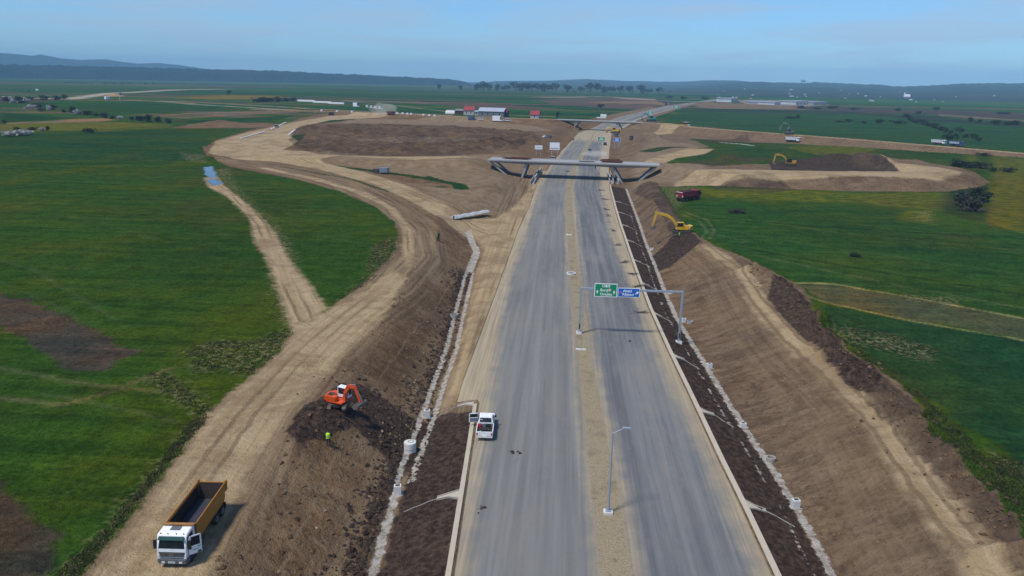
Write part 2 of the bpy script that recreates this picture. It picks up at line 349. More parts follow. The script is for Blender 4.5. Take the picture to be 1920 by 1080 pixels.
    a1 = n.mix(n.rng(smear, .50, .66, 0, .38), a1, (.235, .215, .180)); a1 = n.mix(n.rng(smear, .46, .34, 0, .3), a1, (.105, .103, .103))
    patch = n.noise(n.scale(pos, (.45, .10, 0)), 1.0, 6, .7, .1)
    a1 = n.mix(n.math('MULTIPLY', n.rng(patch, .52, .70, 0, .28), rside), a1, (.22, .205, .175))
    spk = n.noise(pos, 9.0, 2, .5)
    a1 = n.mix(n.rng(spk, .70, .76, 0, .6), a1, (.42, .40, .37))
    a1 = n.mix(n.rng(nfine, .70, .78, 0, .5), a1, (.08, .075, .07))
    dustc = n.mix(n.rng(st2, .3, .7), (.285, .226, .148), (.39, .32, .215))
    dustm = n.rng(n.math('ADD', dust, n.math('ADD', n.math('MULTIPLY', n.math('SUBTRACT', nmid, .5), 2.6), n.math('MULTIPLY', n.math('SUBTRACT', st, .5), 3.0))), -1.3, 1.5, 0, .92)
    a1 = n.mix(dustm, a1, dustc)
    col = n.mix(n.rng(asph, -.12, .12), col, a1)
    # straw coloured median
    m1 = n.mix(n.rng(nvf, .3, .7), (.205, .166, .105), (.315, .26, .172))
    m1 = n.mix(n.rng(nfine, .54, .72, 0, .6), m1, (.12, .09, .05)); m1 = n.mix(n.rng(nmid, .48, .66, 0, .6), m1, (.155, .125, .082))
    m1 = n.mix(n.rng(spk, .66, .74, 0, .7), m1, (.44, .40, .33))
    col = n.mix(n.rng(n.math('ADD', med[0], n.math('MULTIPLY', esm, 1.1)), -.35, .45), col, m1)
    # pale concrete lining of the ditches
    c1 = n.mix(n.rng(nfine, .3, .7), (.25, .215, .17), (.46, .43, .385))
    c1 = n.mix(n.rng(nvf, .62, .74, 0, .7), c1, (.18, .14, .10))
    col = n.mix(n.rng(n.math('ADD', conc, n.math('MULTIPLY', esm, 1.0)), -.06, .14, 0, .92), col, c1)
    bumpy = n.math('ADD', n.math('MULTIPLY', nfine, 1.0), n.math('MULTIPLY', nvf, .4))
    na = n.rng(asph, -.12, .12, 1, .08)
    bumpy = n.math('MULTIPLY', bumpy, na)
    # standing water
    wet = n.rng(n.math('ADD', med[1], n.math('MULTIPLY', n.math('SUBTRACT', nmid, .55), 4.0)), -.5, .1)
    rough = n.math('SUBTRACT', .92, n.math('MULTIPLY', wet, .88))
    col = n.mix(wet, col, (.02, .025, .03))
    bumpy = n.math('MULTIPLY', bumpy, n.math('SUBTRACT', 1.0, wet))
    return n.bsdf(col, rough, bump=bumpy, bd=.42, bs=.85, spec=n.math('ADD', .03, n.math('MULTIPLY', wet, .5)))

# ---------------------------------------------------------------- ground cover traced from the photo
SOIL = [poly(q, z) for q, z in [
 ([(120, 1110), (150, 1080), (250, 960), (330, 860), (385, 780), (430, 737), (480, 697), (526, 657), (545, 622), (560, 600), (613, 582), (690, 522), (738, 475), (748, 440), (740, 415), (705, 388), (640, 360), (560, 337), (480, 322), (430, 312), (388, 292), (380, 278), (405, 262), (470, 243), (520, 234), (570, 221), (610, 213), (720, 211), (850, 218), (920, 222), (1040, 227), (1110, 240), (1060, 300), (1000, 420), (940, 560), (910, 740), (860, 1110)], 3),
 ([(1445, 1110), (1270, 700), (1180, 480), (1135, 340), (1130, 290), (1180, 262), (1190, 335), (1225, 340), (1250, 375), (1262, 400), (1290, 430), (1340, 460), (1390, 480), (1440, 505), (1490, 530), (1518, 560), (1525, 600), (1548, 630), (1590, 658), (1640, 690), (1690, 722), (1735, 768), (1705, 795), (1750, 830), (1790, 880), (1830, 900), (1870, 960), (1930, 1035), (1990, 1110)], 3),
 ([(1175, 340), (1240, 350), (1330, 348), (1440, 353), (1600, 359), (1780, 360), (1846, 345), (1800, 325), (1740, 308), (1680, 301), (1600, 292), (1585, 299), (1600, 318), (1480, 312), (1340, 312), (1250, 306), (1260, 290), (1330, 276), (1300, 262), (1220, 250), (1170, 246)], 3),
 ([(1180, 240), (1240, 235), (1480, 251), (1750, 274), (1960, 291), (1960, 296), (1750, 281), (1600, 273), (1480, 266), (1400, 264), (1300, 257), (1230, 262), (1150, 262)], 4),
 ([(1195, 226), (1225, 205), (1262, 197), (1290, 195), (1300, 198), (1262, 206), (1230, 216), (1212, 228)], 3),
 ([(350, 234), (400, 230), (500, 230), (520, 234), (470, 240), (420, 240), (350, 240)], 3),
 ([(1300, 200), (1340, 196), (1440, 198), (1520, 206), (1430, 204), (1340, 204)], 3),
]]
TAN = [poly(q, z) for q, z in [
 ([(150, 1110), (262, 960), (338, 860), (392, 780), (436, 737), (485, 697), (530, 657), (550, 612), (613, 582), (660, 560), (735, 505), (765, 520), (720, 590), (668, 640), (612, 700), (560, 760), (515, 815), (485, 850), (462, 890), (440, 940), (420, 1000), (385, 1110)], 3),
 ([(752, 470), (760, 440), (752, 415), (715, 384), (650, 355), (570, 333), (480, 314), (500, 314), (600, 335), (690, 362), (745, 392), (772, 430), (778, 470), (765, 500)], 3),
 ([(390, 286), (405, 264), (470, 246), (520, 236), (575, 225), (620, 217), (720, 213), (900, 222), (1035, 229), (900, 226), (720, 220), (620, 225), (570, 236), (550, 248), (545, 256), (560, 266), (530, 280), (620, 288), (720, 294), (860, 302), (915, 306), (900, 312), (780, 312), (640, 300), (600, 304), (680, 322), (760, 347), (850, 385), (930, 414), (1000, 418), (985, 442), (930, 432), (880, 420), (840, 408), (780, 380), (700, 345), (600, 318), (520, 303), (440, 298)], 3),
 ([(382, 333), (392, 352), (425, 368), (468, 410), (477, 455), (496, 480), (518, 540), (545, 615), (614, 580), (579, 530), (545, 490), (530, 460), (503, 420), (468, 385), (420, 347), (406, 328)], 3),
 ([(1270, 319), (1330, 316.5), (1440, 316), (1560, 319), (1650, 321), (1700, 317), (1720, 312), (1680, 304), (1600, 296), (1590, 292), (1620, 292), (1700, 302), (1760, 310), (1803, 320), (1800, 328), (1760, 333), (1600, 331), (1440, 329), (1330, 327), (1265, 328)], 7),
 ([(1200, 304), (1235, 292), (1290, 281), (1340, 285), (1320, 290), (1270, 296), (1245, 306)], 3),
 ([(1195, 252), (1240, 238), (1300, 241), (1240, 247), (1210, 256)], 5),
 ([(880, 405), (940, 402), (1000, 418), (985, 460), (940, 470), (915, 450), (880, 430)], 1),
]]
TANL = [(poly([(1868, 1090), (1800, 1000), (1740, 925), (1690, 855), (1640, 790), (1560, 705), (1480, 628), (1430, 575), (1395, 515), (1350, 478), (1320, 460)]), 1.5),
        (poly([(1240, 233), (1300, 238), (1480, 251.5), (1750, 273.5), (1960, 290)], 7), .1), (EMB[3][0][:, :2], 3.6), (EMB[2][0][:, :2], 3.2)]
DARK = [(poly(q, z), a) for q, z, a in [
 ([(535, 835), (560, 800), (600, 765), (640, 728), (700, 705), (780, 725), (830, 760), (800, 800), (785, 835), (740, 818), (690, 800), (660, 795), (630, 812), (600, 832), (560, 850)], 2.2, 1.0),
 ([(640, 700), (720, 640), (800, 520), (870, 540), (850, 620), (820, 700), (790, 750), (700, 730)], 2, .3),
 ([(1450, 520), (1518, 570), (1523, 600), (1560, 640), (1640, 695), (1700, 755), (1735, 770), (1700, 795), (1640, 760), (1580, 715), (1540, 670), (1480, 610), (1440, 560)], 3, .92),
 ([(1640, 700), (1735, 768), (1705, 795), (1750, 830), (1790, 880), (1860, 950), (1930, 1040), (1860, 1010), (1780, 920), (1700, 840), (1620, 750)], 3, .62),
 ([(1210, 458), (1262, 440), (1300, 446), (1315, 462), (1260, 478), (1225, 480)], 2, 1.0),
 ([(1200, 338), (1230, 340), (1262, 385), (1285, 425), (1260, 430), (1228, 380), (1190, 345)], 3, .72),
 ([(560, 238), (640, 232), (760, 234), (900, 240), (1000, 248), (1015, 262), (960, 282), (850, 292), (700, 293), (600, 290), (560, 280), (540, 262)], 3, .55), ([(590, 240), (700, 236), (860, 246), (840, 254), (700, 250), (600, 256)], 3, .75), ([(600, 285), (700, 279), (800, 270), (920, 262), (1000, 258), (985, 275), (860, 288), (700, 292)], 3, .85),
 ([(1440, 304), (1500, 303), (1600, 304), (1660, 310), (1690, 320), (1600, 322), (1450, 320)], 4, .92),
 ([(1280, 300), (1420, 292), (1470, 300), (1400, 306), (1300, 308)], 4, .6),
 ([(1290, 262), (1400, 260), (1410, 266), (1330, 268)], 3, .6),
 ([(1330, 338), (1440, 336), (1500, 345), (1440, 351), (1340, 345)], 5, .55),
]]
DRY = [poly(q) for q in [
 [(270, 705), (300, 695), (345, 720), (400, 770), (380, 785), (330, 750)],
 [(350, 660), (400, 640), (470, 640), (540, 615), (545, 625), (520, 665), (470, 705), (420, 690), (370, 700)],
 [(690, 500), (700, 460), (735, 445), (745, 470), (700, 525), (640, 560), (690, 515)],
 [(150, 1080), (250, 950), (330, 850), (390, 780), (360, 790), (300, 870), (200, 990), (100, 1090)],
 [(505, 490), (520, 540), (545, 615), (525, 600), (510, 550)], [(470, 380), (520, 420), (560, 490), (545, 490), (505, 430)],
 [(1560, 610), (1600, 615), (1680, 630), (1750, 655), (1740, 680), (1650, 655), (1590, 640)],
 [(1240, 350), (1300, 350), (1290, 375), (1262, 395)], [(340, 285), (385, 290), (385, 305), (350, 300)], [(400, 318), (430, 315), (440, 345), (480, 385), (440, 360)],
 [(1860, 850), (1920, 870), (1920, 900), (1870, 890)], [(1700, 552), (1800, 560), (1790, 572), (1700, 562)], [(1720, 395), (1745, 395), (1745, 415), (1720, 415)],
]]
FLOW = [poly(q) for q in [
 [(1310, 352), (1440, 356), (1600, 362), (1780, 362), (1760, 395), (1600, 380), (1440, 375), (1330, 370)], [(1860, 320), (1930, 322), (1930, 440), (1850, 420)],
 [(1690, 395), (1750, 395), (1750, 420), (1690, 415)], [(1580, 268), (1640, 280), (1620, 300), (1500, 290), (1480, 275)], [(1812, 285), (1832, 287), (1828, 303), (1808, 300)],
 [(320, 184), (420, 179), (520, 180), (545, 184), (400, 186)], [(1860, 290), (1930, 300), (1930, 325), (1860, 315)], [(0, 234), (200, 228), (320, 232), (200, 243), (0, 248)],
]]
PALE = [poly(q, z) for q, z in [
 ([(600, 300), (760, 296), (1000, 286), (1040, 290), (1010, 330), (940, 345), (880, 352), (780, 330), (690, 318)], 3), ([(770, 352), (880, 360), (960, 340), (985, 350), (940, 390), (880, 400), (830, 385)], 2),
 ([(660, 222), (850, 226), (1000, 236), (1040, 246), (980, 246), (860, 236), (740, 232), (640, 230)], 3), ([(640, 262), (800, 258), (950, 266), (900, 272), (760, 272)], 3),
 ([(1185, 340), (1240, 342), (1330, 345), (1320, 316), (1250, 306), (1330, 285), (1300, 270), (1220, 262), (1190, 290)], 3), ([(1330, 270), (1400, 266), (1420, 274), (1340, 278)], 3),
 ([(640, 800), (700, 805), (750, 830), (720, 850), (650, 835)], 2), ([(690, 525), (745, 480), (752, 440), (742, 412), (790, 430), (830, 470), (830, 510), (770, 520)], 3),
]]
TONES = [(poly(q), c) for q, c in [
 ([(0, 250), (120, 250), (320, 243), (390, 255), (385, 300), (0, 300)], (.018, .052, .012)),
 ([(0, 553), (50, 560), (100, 583), (160, 608), (215, 638), (225, 655), (262, 660), (190, 692), (140, 696), (110, 675), (60, 640), (0, 612), (-60, 590), (-60, 540)], (.054, .042, .033)),
 ([(0, 915), (50, 955), (95, 985), (100, 1010), (80, 1050), (70, 1110), (-60, 1110), (-60, 900)], (.050, .037, .026)),
 ([(1490, 530), (1560, 533), (1700, 556), (1960, 606), (1960, 640), (1700, 598), (1545, 566)], (.066, .070, .030)),
 ([(1540, 570), (1700, 602), (1960, 645), (1960, 900), (1850, 830), (1740, 740), (1600, 650), (1540, 600)], (.010, .043, .014)),
 ([(1300, 375), (1780, 395), (1960, 440), (1960, 600), (1700, 552), (1500, 525), (1290, 430)], (.022, .062, .009)),
 ([(1240, 350), (1440, 355), (1790, 362), (1770, 395), (1300, 378)], (.036, .072, .008)),
 ([(1780, 330), (1850, 335), (1860, 420), (1770, 400), (1760, 380)], (.016, .036, .012)),
 ([(1860, 325), (1960, 325), (1960, 440), (1850, 425)], (.045, .055, .006)),
 ([(1300, 300), (1280, 290), (1380, 276), (1500, 274), (1640, 283), (1600, 296), (1440, 300)], (.022, .052, .012)),
 ([(1230, 262), (1300, 258), (1480, 267), (1700, 280), (1960, 300), (1960, 330), (1830, 325), (1700, 300), (1560, 288), (1400, 272)], (.026, .058, .008)),
 ([(1230, 235), (1280, 210), (1300, 208), (1600, 212), (1960, 245), (1960, 288), (1750, 272), (1480, 250), (1260, 233)], (.017, .062, .018)),
 ([(1262, 208), (1330, 205), (1500, 208), (1660, 213), (1960, 235), (1960, 243), (1600, 214)], (.022, .034, .022)),
 ([(0, 211), (140, 222), (0, 230)], (.012, .044, .008)), ([(8, 231), (195, 221), (215, 225), (180, 229), (10, 234)], (.17, .13, .075)),
 ([(-40, 234), (200, 228), (330, 233), (310, 241), (180, 247), (100, 245), (-40, 252)], (.058, .080, .008)),
 ([(285, 219), (360, 212), (560, 206), (570, 210), (350, 222)], (.15, .115, .08)), ([(320, 241), (350, 234), (520, 232), (500, 240)], (.11, .08, .055)),
 ([(90, 202), (240, 190), (420, 200), (400, 206), (200, 218)], (.015, .058, .010)), ([(340, 226), (520, 218), (560, 216), (490, 232), (360, 232)], (.012, .050, .010)),
 ([(320, 182), (420, 178), (520, 179), (545, 184), (400, 187)], (.10, .085, .008)),
 ([(-60, 185), (80, 186), (130, 187), (60, 192), (-60, 192)], (.055, .045, .035)),
 ([(640, 190), (800, 195), (1000, 205), (1000, 202), (800, 191), (640, 187)], (.10, .095, .06)), ([(780, 192), (900, 193), (1060, 205), (1000, 207), (850, 198)], (.085, .06, .042)),
 ([(980, 182), (1130, 181), (1230, 186), (1230, 189), (1130, 185)], (.22, .19, .15)), ([(1000, 187), (1090, 185), (1230, 188), (1290, 200), (1200, 206), (1120, 201), (1050, 197)], (.085, .062, .05)),
 ([(1300, 190), (1560, 200), (1900, 210), (1960, 225), (1660, 212), (1480, 206), (1300, 200)], (.050, .045, .040)),
 ([(1380, 188), (1450, 188), (1560, 196), (1500, 200), (1400, 196)], (.20, .185, .16)), ([(1760, 214), (1960, 228), (1960, 231), (1760, 217)], (.13, .115, .09)),
]]
LINES = [(poly(q), w, c) for q, w, c in [
 ([(-60, 180), (0, 181), (80, 184), (130, 186)], 18, (.34, .32, .28)), ([(135, 185), (165, 181), (205, 175), (260, 173), (300, 170)], 22, (.36, .35, .29)),
 ([(300, 170), (335, 168), (420, 167)], 45, (.22, .22, .18)), ([(225, 187.5), (300, 189.5), (370, 196), (480, 202), (560, 206), (620, 212)], 7, (.36, .33, .28)),
 ([(330, 190), (430, 195), (560, 202), (720, 210), (840, 216)], 12, (.20, .165, .13)), ([(640, 188), (760, 200), (860, 211), (1040, 219)], 3, (.30, .28, .22)),
 ([(1350, 267), (1390, 270), (1412, 273)], 2.5, (.45, .43, .40)), ([(1475, 530), (1560, 532), (1700, 556), (1960, 605)], .45, (.20, .20, .07)), ([(1500, 552), (1545, 566), (1700, 600), (1960, 645)], .5, (.16, .17, .06)),
 ([(820, 350), (870, 350), (800, 330)], 2.2, (.02, .05, .012)), ([(590, 307), (680, 318), (770, 330), (860, 345), (865, 352)], 5.0, (.014, .045, .010)), ([(-20, 480), (60, 505), (150, 558), (235, 612)], .5, (.040, .075, .020)), ([(-20, 518), (100, 572), (180, 612)], .5, (.036, .070, .018)), ([(0, 380), (200, 420), (400, 480)], .6, (.034, .070, .012)), ([(20, 330), (250, 345), (380, 352)], .9, (.034, .072, .012)),
 ([(1285, 398), (1325, 412), (1340, 432), (1330, 448)], .45, (.07, .095, .035)), ([(1278, 402), (1312, 416), (1326, 434), (1316, 446)], .45, (.07, .095, .035)), ([(1340, 440), (1370, 446), (1404, 452), (1385, 458)], .4, (.06, .09, .03)),
 ([(1300, 398), (1600, 440), (1960, 474)], .7, (.045, .080, .018)), ([(1345, 428), (1500, 456), (1960, 520)], .6, (.045, .080, .018)), ([(1400, 415), (1650, 432), (1960, 450)], .8, (.010, .030, .006)), ([(1380, 462), (1600, 502), (1960, 560)], .7, (.012, .032, .008)), ([(1420, 480), (1700, 538), (1960, 585)], .5, (.05, .08, .03)),
 ([(1560, 590), (1700, 640), (1960, 740)], .4, (.018, .045, .016)), ([(1620, 610), (1800, 670), (1960, 730)], .4, (.018, .045, .016)), ([(1640, 680), (1800, 760), (1960, 860)], .4, (.016, .042, .015)), ([(440, 380), (600, 440), (720, 470)], .5, (.036, .072, .014)), ([(80, 740), (200, 760), (330, 790)], .5, (.045, .075, .022)), ([(0, 690), (160, 720), (300, 735)], .9, (.060, .085, .025)), ([(0, 745), (120, 760), (220, 730), (320, 690)], .7, (.07, .085, .03)),
 ([(546, 270), (552, 262), (562, 254)], 9, (.014, .048, .008)), ([(590, 230), (620, 227), (655, 223)], 14, (.016, .050, .009)), ([(1215, 284), (1250, 277), (1275, 276)], 9, (.024, .045, .012)), ([(490, 306), (560, 318), (660, 336), (730, 360)], 1.3, (.016, .045, .011)),
]]

def route_coords(X, Y):
    ac = np.zeros_like(X); al_ = np.zeros_like(X); best = np.full(X.shape, 1e9)
    for pts, z in [([(240, 1110), (330, 960), (400, 860), (470, 770), (560, 670), (640, 600), (720, 540), (775, 480), (770, 430), (735, 392), (640, 346), (540, 320), (430, 300)], 3),
                   ([(575, 600), (545, 540), (515, 480), (490, 420), (440, 365), (400, 335)], 3), ([(1868, 1090), (1740, 925), (1640, 790), (1560, 705), (1480, 628), (1420, 560), (1380, 505), (1320, 460)], 3),
                   ([(960, 430), (880, 400), (800, 370), (700, 336), (600, 308), (480, 290), (430, 275), (520, 240), (600, 222), (720, 217), (900, 225)], 3), ([(620, 294), (760, 304), (915, 309)], 4),
                   ([(1240, 322), (1440, 323), (1600, 325), (1760, 325), (1780, 318), (1700, 308), (1600, 295)], 7), (None, 0)]:
        D, A, S, T = lsdf(np.array([(-10.5, 20.0), (-11.5, 120.0), (-12.0, 330.0)]) if pts is None else poly(pts, z), X, Y, 45)
        if pts is None: D = np.where(X > -19, D*.2, D)
        w = D < best; ac = np.where(w, A, ac); al_ = np.where(w, S, al_); best = np.minimum(best, D)
    return np.where(best < 900, ac, X), np.where(best < 900, al_, Y)

def build_terrain():
    xs = [0.0]; 
    while xs[-1] < 9000:
        x = xs[-1]; xs.append(x+(0.32 if x < 30 else 0.44 if x < 45 else 0.62 if x < 115 else 0.95 if x < 200 else 2.0 if x < 340 else min(0.014*x, 160)))
    xs = np.array(xs); us = np.concatenate([-xs[:0:-1], xs])+5.0
    ys = [22.0]
    while ys[-1] < 14500: ys.append(ys[-1]+max(0.34, 0.0046*ys[-1] if ys[-1] < 900 else 0.009*ys[-1]))
    ys = np.array(ys); nx, ny = len(us), len(ys)
    Yg, Ug = np.meshgrid(ys, us, indexing='ij'); Xg = Ug+xc(Yg)
    X = Xg.ravel(); Y = Yg.ravel(); U = Ug.ravel()
    Z = height(X, Y)
    def uni(lst): 
        r = np.full(X.shape, -40.0)
        for q in lst: r = np.maximum(r, psdf(q, X, Y))
        return r
    soil = uni(SOIL); tan = uni(TAN)
    for pl, w in TANL: tan = np.maximum(tan, w-lsdf(pl, X, Y)[0])
    kl, kr, dl, dr = bk(KBL, Y), bk(KBR, Y), bk(DTL, Y), bk(DTR, Y); clf, crf = bk(CRL, Y), bk(CRR, Y)
    soil = np.maximum(soil, np.minimum(np.minimum(U-(clf-1), (crf+1)-U), 1200-Y))
    soil = np.maximum(soil, psdf(INFIELD, X, Y))
    for pl, hw, s in EMB:
        D, A, S, T = lsdf(pl[:, :2], X, Y, 40); top = np.interp(T, np.arange(len(pl)), pl[:, 2])
        soil = np.maximum(soil, hw+(top-3.2)*s-D)
    # left shoulder of the widened ramp
    tan = np.maximum(tan, np.minimum(np.minimum(U-(dl+1.6), kl+5-U), np.minimum(Y-85, 330-Y)*.3))
    dark = np.full(X.shape, -40.0); amt = np.zeros(X.shape)
    for q, a in DARK:
        d = psdf(q, X, Y); w = d > dark; dark = np.where(w, d, dark); amt = np.where(w & (d > -3), a, amt)
    def darkband(lo, hi, y0, y1, a):
        nonlocal dark, amt
        d = np.minimum(np.minimum(U-lo, hi-U), np.minimum(Y-y0, y1-Y)*.5); w = (d > -1.2) & (d > np.minimum(dark, .6))
        dark = np.where(w, d, dark); amt = np.where(w, a, amt)
    darkband(dl+.5, kl-.25, 10, 81.0, .96); darkband(kr+.25, dr-.45, 10, 285, .97); darkband(dl-1.9, dl-.3, 10, 150, .85)
    darkband(dl+.1, dl+.55, 68, 150, .95)
    dry = uni(DRY); flow = uni(FLOW)
    # weeds at the edge of the bare soil
    conc = np.where((Y < 192), .42-np.abs(U-dl+.15), -9.0)
    two = (Y > 66) & (Y < 150)
    conc = np.where(two, np.maximum(.34-np.abs(U-(dl-.55)), .34-np.abs(U-(dl+.95))), conc)
    conc = np.where((Y > 150) & (Y < 192), .85-np.abs(U-dl), conc)
    conc = np.maximum(conc, np.where(Y < 285, .40-np.abs(U-dr), -9.0))
    conc = np.maximum(conc, np.where(Y < 230, (.10-np.abs(U-(dr-1.75)))*1.0+.12*fbm(X/2.5, Y/2.5, 2), -9.0))
    asphl = np.where(Y < 84, kl+.2, np.interp(Y, [84, 128, 194, 230, 330, 450, 1500], [-12, -11.5, -11, -10, -9, -8.6, -8.6]))
    asph = np.minimum(U-asphl, kr-.2-U); asph = np.where(Y > 2300, -9, asph)
    m0 = np.interp(Y, [20, 51, 66, 94, 154, 220, 350, 450], [4.3, 4.1, 3.7, 3.1, 2.0, 1.5, 1.6, 3.0]); m1 = np.interp(Y, [20, 51, 66, 94, 154, 220, 350, 450], [6.9, 6.8, 6.5, 5.2, 4.0, 3.7, 3.6, 4.2])
    med = np.minimum(U-m0, m1-U)
    gl = np.interp(Y, [20, 50, 65, 90, 128, 194, 230, 330, 420, 600], [-6.4, -6.4, -7.2, -8.2, -9.6, -8.6, -8.2, -7.6, -7.2, -7.5])
    gr_ = np.interp(Y, [20, 50, 65, 84, 103, 143, 198, 275, 400, 500, 600, 700], [16.6, 16.6, 16.2, 15.6, 14.4, 13.2, 13.0, 14.0, 13.5, 12, 8, 14])
    dust = np.maximum(gl-U, U-gr_)
    dust = np.maximum(dust, 0.5-np.abs(U-m1)); dust = np.maximum(dust, .1-np.abs(U-m0))
    dust = np.maximum(dust, (sstep(470, 540, Y)*sstep(700, 600, Y))*2.4-1.6)
    wet = uni(WET)
    ac, al_ = route_coords(X, Y)
    # tone of the grass: patchwork of strips, then the traced fields
    tone = np.empty((len(X), 3)); tone[:] = (.0265, .0620, .0055)
    sy = np.floor((Y-0.14*X+60*np.sin(X/500))/np.where(Y < 1000, 34, np.where(Y < 1700, 62, 130))).astype(int)
    sx = np.floor((X+0.6*Y+900*_perm[(sy*29) % 256, (sy*53+7) % 256])/1100).astype(int)
    hsh = _perm[(sx*57+sy*131) % 256, (sx*23-sy*71) % 256]; hs2 = _perm[(sx*91+sy*17+5) % 256, (sy*37+sx) % 256]
    pal = np.array([(.013, .062, .010), (.020, .080, .012), (.010, .040, .010), (.030, .080, .010), (.044, .068, .018), (.090, .076, .050)])
    pt = pal[np.clip((hsh*5.4).astype(int), 0, 5)]*(0.85+.3*hs2[:, None])
    k = sstep(520, 700, Y)[:, None]; tone = tone*(1-k)+pt*k
    for q, c in TONES:
        d = psdf(q, X, Y); d = d+np.where(Y < 400, 1.6*fbm(X/3, Y/3, 3), 0); w = sstep(-.5, .5, d)[:, None]*.92
        tone = tone*(1-w)+np.array(c)*w
    for pl, w0, c in LINES:
        D = lsdf(pl, X, Y, 80)[0]; w = (sstep(w0*.5+.4, w0*.5-.2, D+.3*fbm(X/2, Y/2, 2)))[:, None]
        tone = tone*(1-w)+np.array(c)*w
        if c[1] > c[0] and c[1] < .06: soil = np.where(w[:, 0] > .1, -(w[:, 0]-.1)*4-.2, soil)
    green_line = None
    mat = terrain_material()
    # one shared set of points, split into the surfaces a person would name
    idx = np.arange(nx*ny).reshape(ny, nx)
    quads = np.stack([idx[:-1, :-1], idx[:-1, 1:], idx[1:, 1:], idx[1:, :-1]], -1).reshape(-1, 4)
    fc = lambda a: a[quads].mean(1)
    fa, ft, fs, fm, fcn = fc(asph), fc(tan), fc(soil), fc(med), fc(conc)
    fu, fy = fc(U), fc(Y)
    ind = (np.abs(fu-fc(dl)) < 1.1) & (fy < 192) | (np.abs(fu-fc(dr)) < .75) & (fy < 285)
    lab = np.where((fa > 0) & (fm > 0), 2, np.where(fa > 0, 1, np.where(ind, 5, np.where((ft > 0), 3, np.where(fs > 0, 4, 0)))))
    lab = np.where(fc(wet) > -.25, 6, lab)
    names = ['ground', 'road', 'median_strip', 'dirt_road', 'bare_soil', 'drainage_ditch', 'puddle']
    # point normals of the whole sheet, so the pieces shade as one
    Zg = Z.reshape(ny, nx); Yr = Y.reshape(ny, nx); Xr = X.reshape(ny, nx)
    du = np.gradient(np.stack([Xr, Yr, Zg], -1), axis=1); dv_ = np.gradient(np.stack([Xr, Yr, Zg], -1), axis=0)
    nr = np.cross(du, dv_); nr /= np.linalg.norm(nr, axis=-1, keepdims=True); nr = nr.reshape(-1, 3)
    co = np.stack([X, Y, Z], -1)
    data = {'cover_a': np.stack([soil, tan, dark], -1), 'cover_b': np.stack([dry, flow, conc], -1), 'cover_c': np.stack([U, amt, dust], -1),
            'cover_d': np.stack([med, wet, uni(PALE)], -1), 'route': np.stack([ac, al_, asph], -1)}
    for k, nm in enumerate(names):
        q = quads[lab == k]
        if len(q) == 0: continue
        used, inv = np.unique(q, return_inverse=True); inv = inv.reshape(-1, 4)
        me = bpy.data.meshes.new(nm); nv, nf = len(used), len(inv)
        me.vertices.add(nv); me.vertices.foreach_set('co', co[used].ravel().astype(np.float32))
        me.loops.add(nf*4); me.loops.foreach_set('vertex_index', inv.ravel().astype(np.int32))
        me.polygons.add(nf); me.polygons.foreach_set('loop_start', (np.arange(nf)*4).astype(np.int32))
        me.polygons.foreach_set('use_smooth', np.ones(nf, bool))
        me.update(calc_edges=True)
        for an, arr in data.items():
            a = me.attributes.new(an, 'FLOAT_VECTOR', 'POINT'); a.data.foreach_set('vector', np.clip(arr[used], -20000, 20000).ravel().astype(np.float32))
        a = me.attributes.new('tone', 'FLOAT_COLOR', 'POINT'); a.data.foreach_set('color', np.concatenate([tone[used], np.ones((nv, 1))], 1).ravel().astype(np.float32))
        me.normals_split_custom_set_from_vertices(nr[used].tolist())
        me.materials.append(mat)
        o = bpy.data.objects.new(nm, me); COL.objects.link(o); o['kind'] = 'structure'
build_terrain()
# ---------------------------------------------------------------- OBJECTS GO HERE
# ---------------------------------------------------------------- materials for objects
_mats = {}
def paint(name, col, rough=.45, metal=0.0, wear=0.25, dirt=(.20, .155, .105), scale=3.0, spec=.4, bump=0):
    if name in _mats: return _mats[name]
    n = N(name); tcn = n.n('ShaderNodeTexCoord', out=3)
    a = n.noise(tcn, scale, 4, .65); b = n.noise(tcn, scale*6, 3, .6)
    c = n.mix(n.rng(a, .45, .75, 0, wear), col, dirt)
    c = n.mix(n.rng(b, .55, .8, 0, wear*.7), c, tuple(q*.55 for q in col))
    _mats[name] = n.bsdf(c, rough, metal, spec=spec, bump=b if bump else None, bd=bump or .02); return _mats[name]
def glass(name, col=(.012, .016, .020)):
    if name in _mats: return _mats[name]
    n = N(name); tcn = n.n('ShaderNodeTexCoord', out=3); a = n.noise(tcn, 2.0, 2)
    _mats[name] = n.bsdf(n.mix(n.rng(a, .4, .7), col, tuple(q*1.8 for q in col)), .08, spec=.5); return _mats[name]
M = lambda k: _mats[k]
paint('white_paint', (.80, .81, .83), .35, wear=.28); paint('orange_body', (.40, .165, .018), .5, wear=.45, dirt=(.22, .12, .055), scale=1.2)
paint('rust_liner', (.030, .022, .019), .6, wear=.35, dirt=(.075, .05, .038), scale=1.5); paint('liner_floor', (.040, .042, .056), .45, wear=.3, dirt=(.07, .055, .05))
paint('rubber', (.022, .021, .020), .85, wear=.5, dirt=(.11, .085, .06)); paint('rim_steel', (.16, .13, .10), .6, wear=.5); paint('chassis', (.035, .032, .030), .7, wear=.4)
paint('grey_plastic', (.125, .13, .145), .6, wear=.3); paint('black_plastic', (.014, .014, .015), .5, wear=.15); paint('chrome', (.6, .6, .62), .25, .9, wear=.1)
paint('lamp_glass', (.62, .64, .66), .15, wear=.1); paint('red_lamp', (.45, .02, .02), .3, wear=.1); glass('window_glass')
paint('orange_machine', (.62, .075, .012), .42, wear=.28); paint('yellow_machine', (.62, .37, .012), .42, wear=.25); paint('amber_machine', (.55, .27, .015), .45, wear=.3)
paint('visor_tint', (.03, .075, .065), .2, wear=.1); paint('teal_machine', (.06, .33, .30), .45, wear=.2); paint('track_steel', (.085, .07, .058), .6, .3, wear=.6); paint('ram_chrome', (.45, .45, .45), .3, .8, wear=.15)
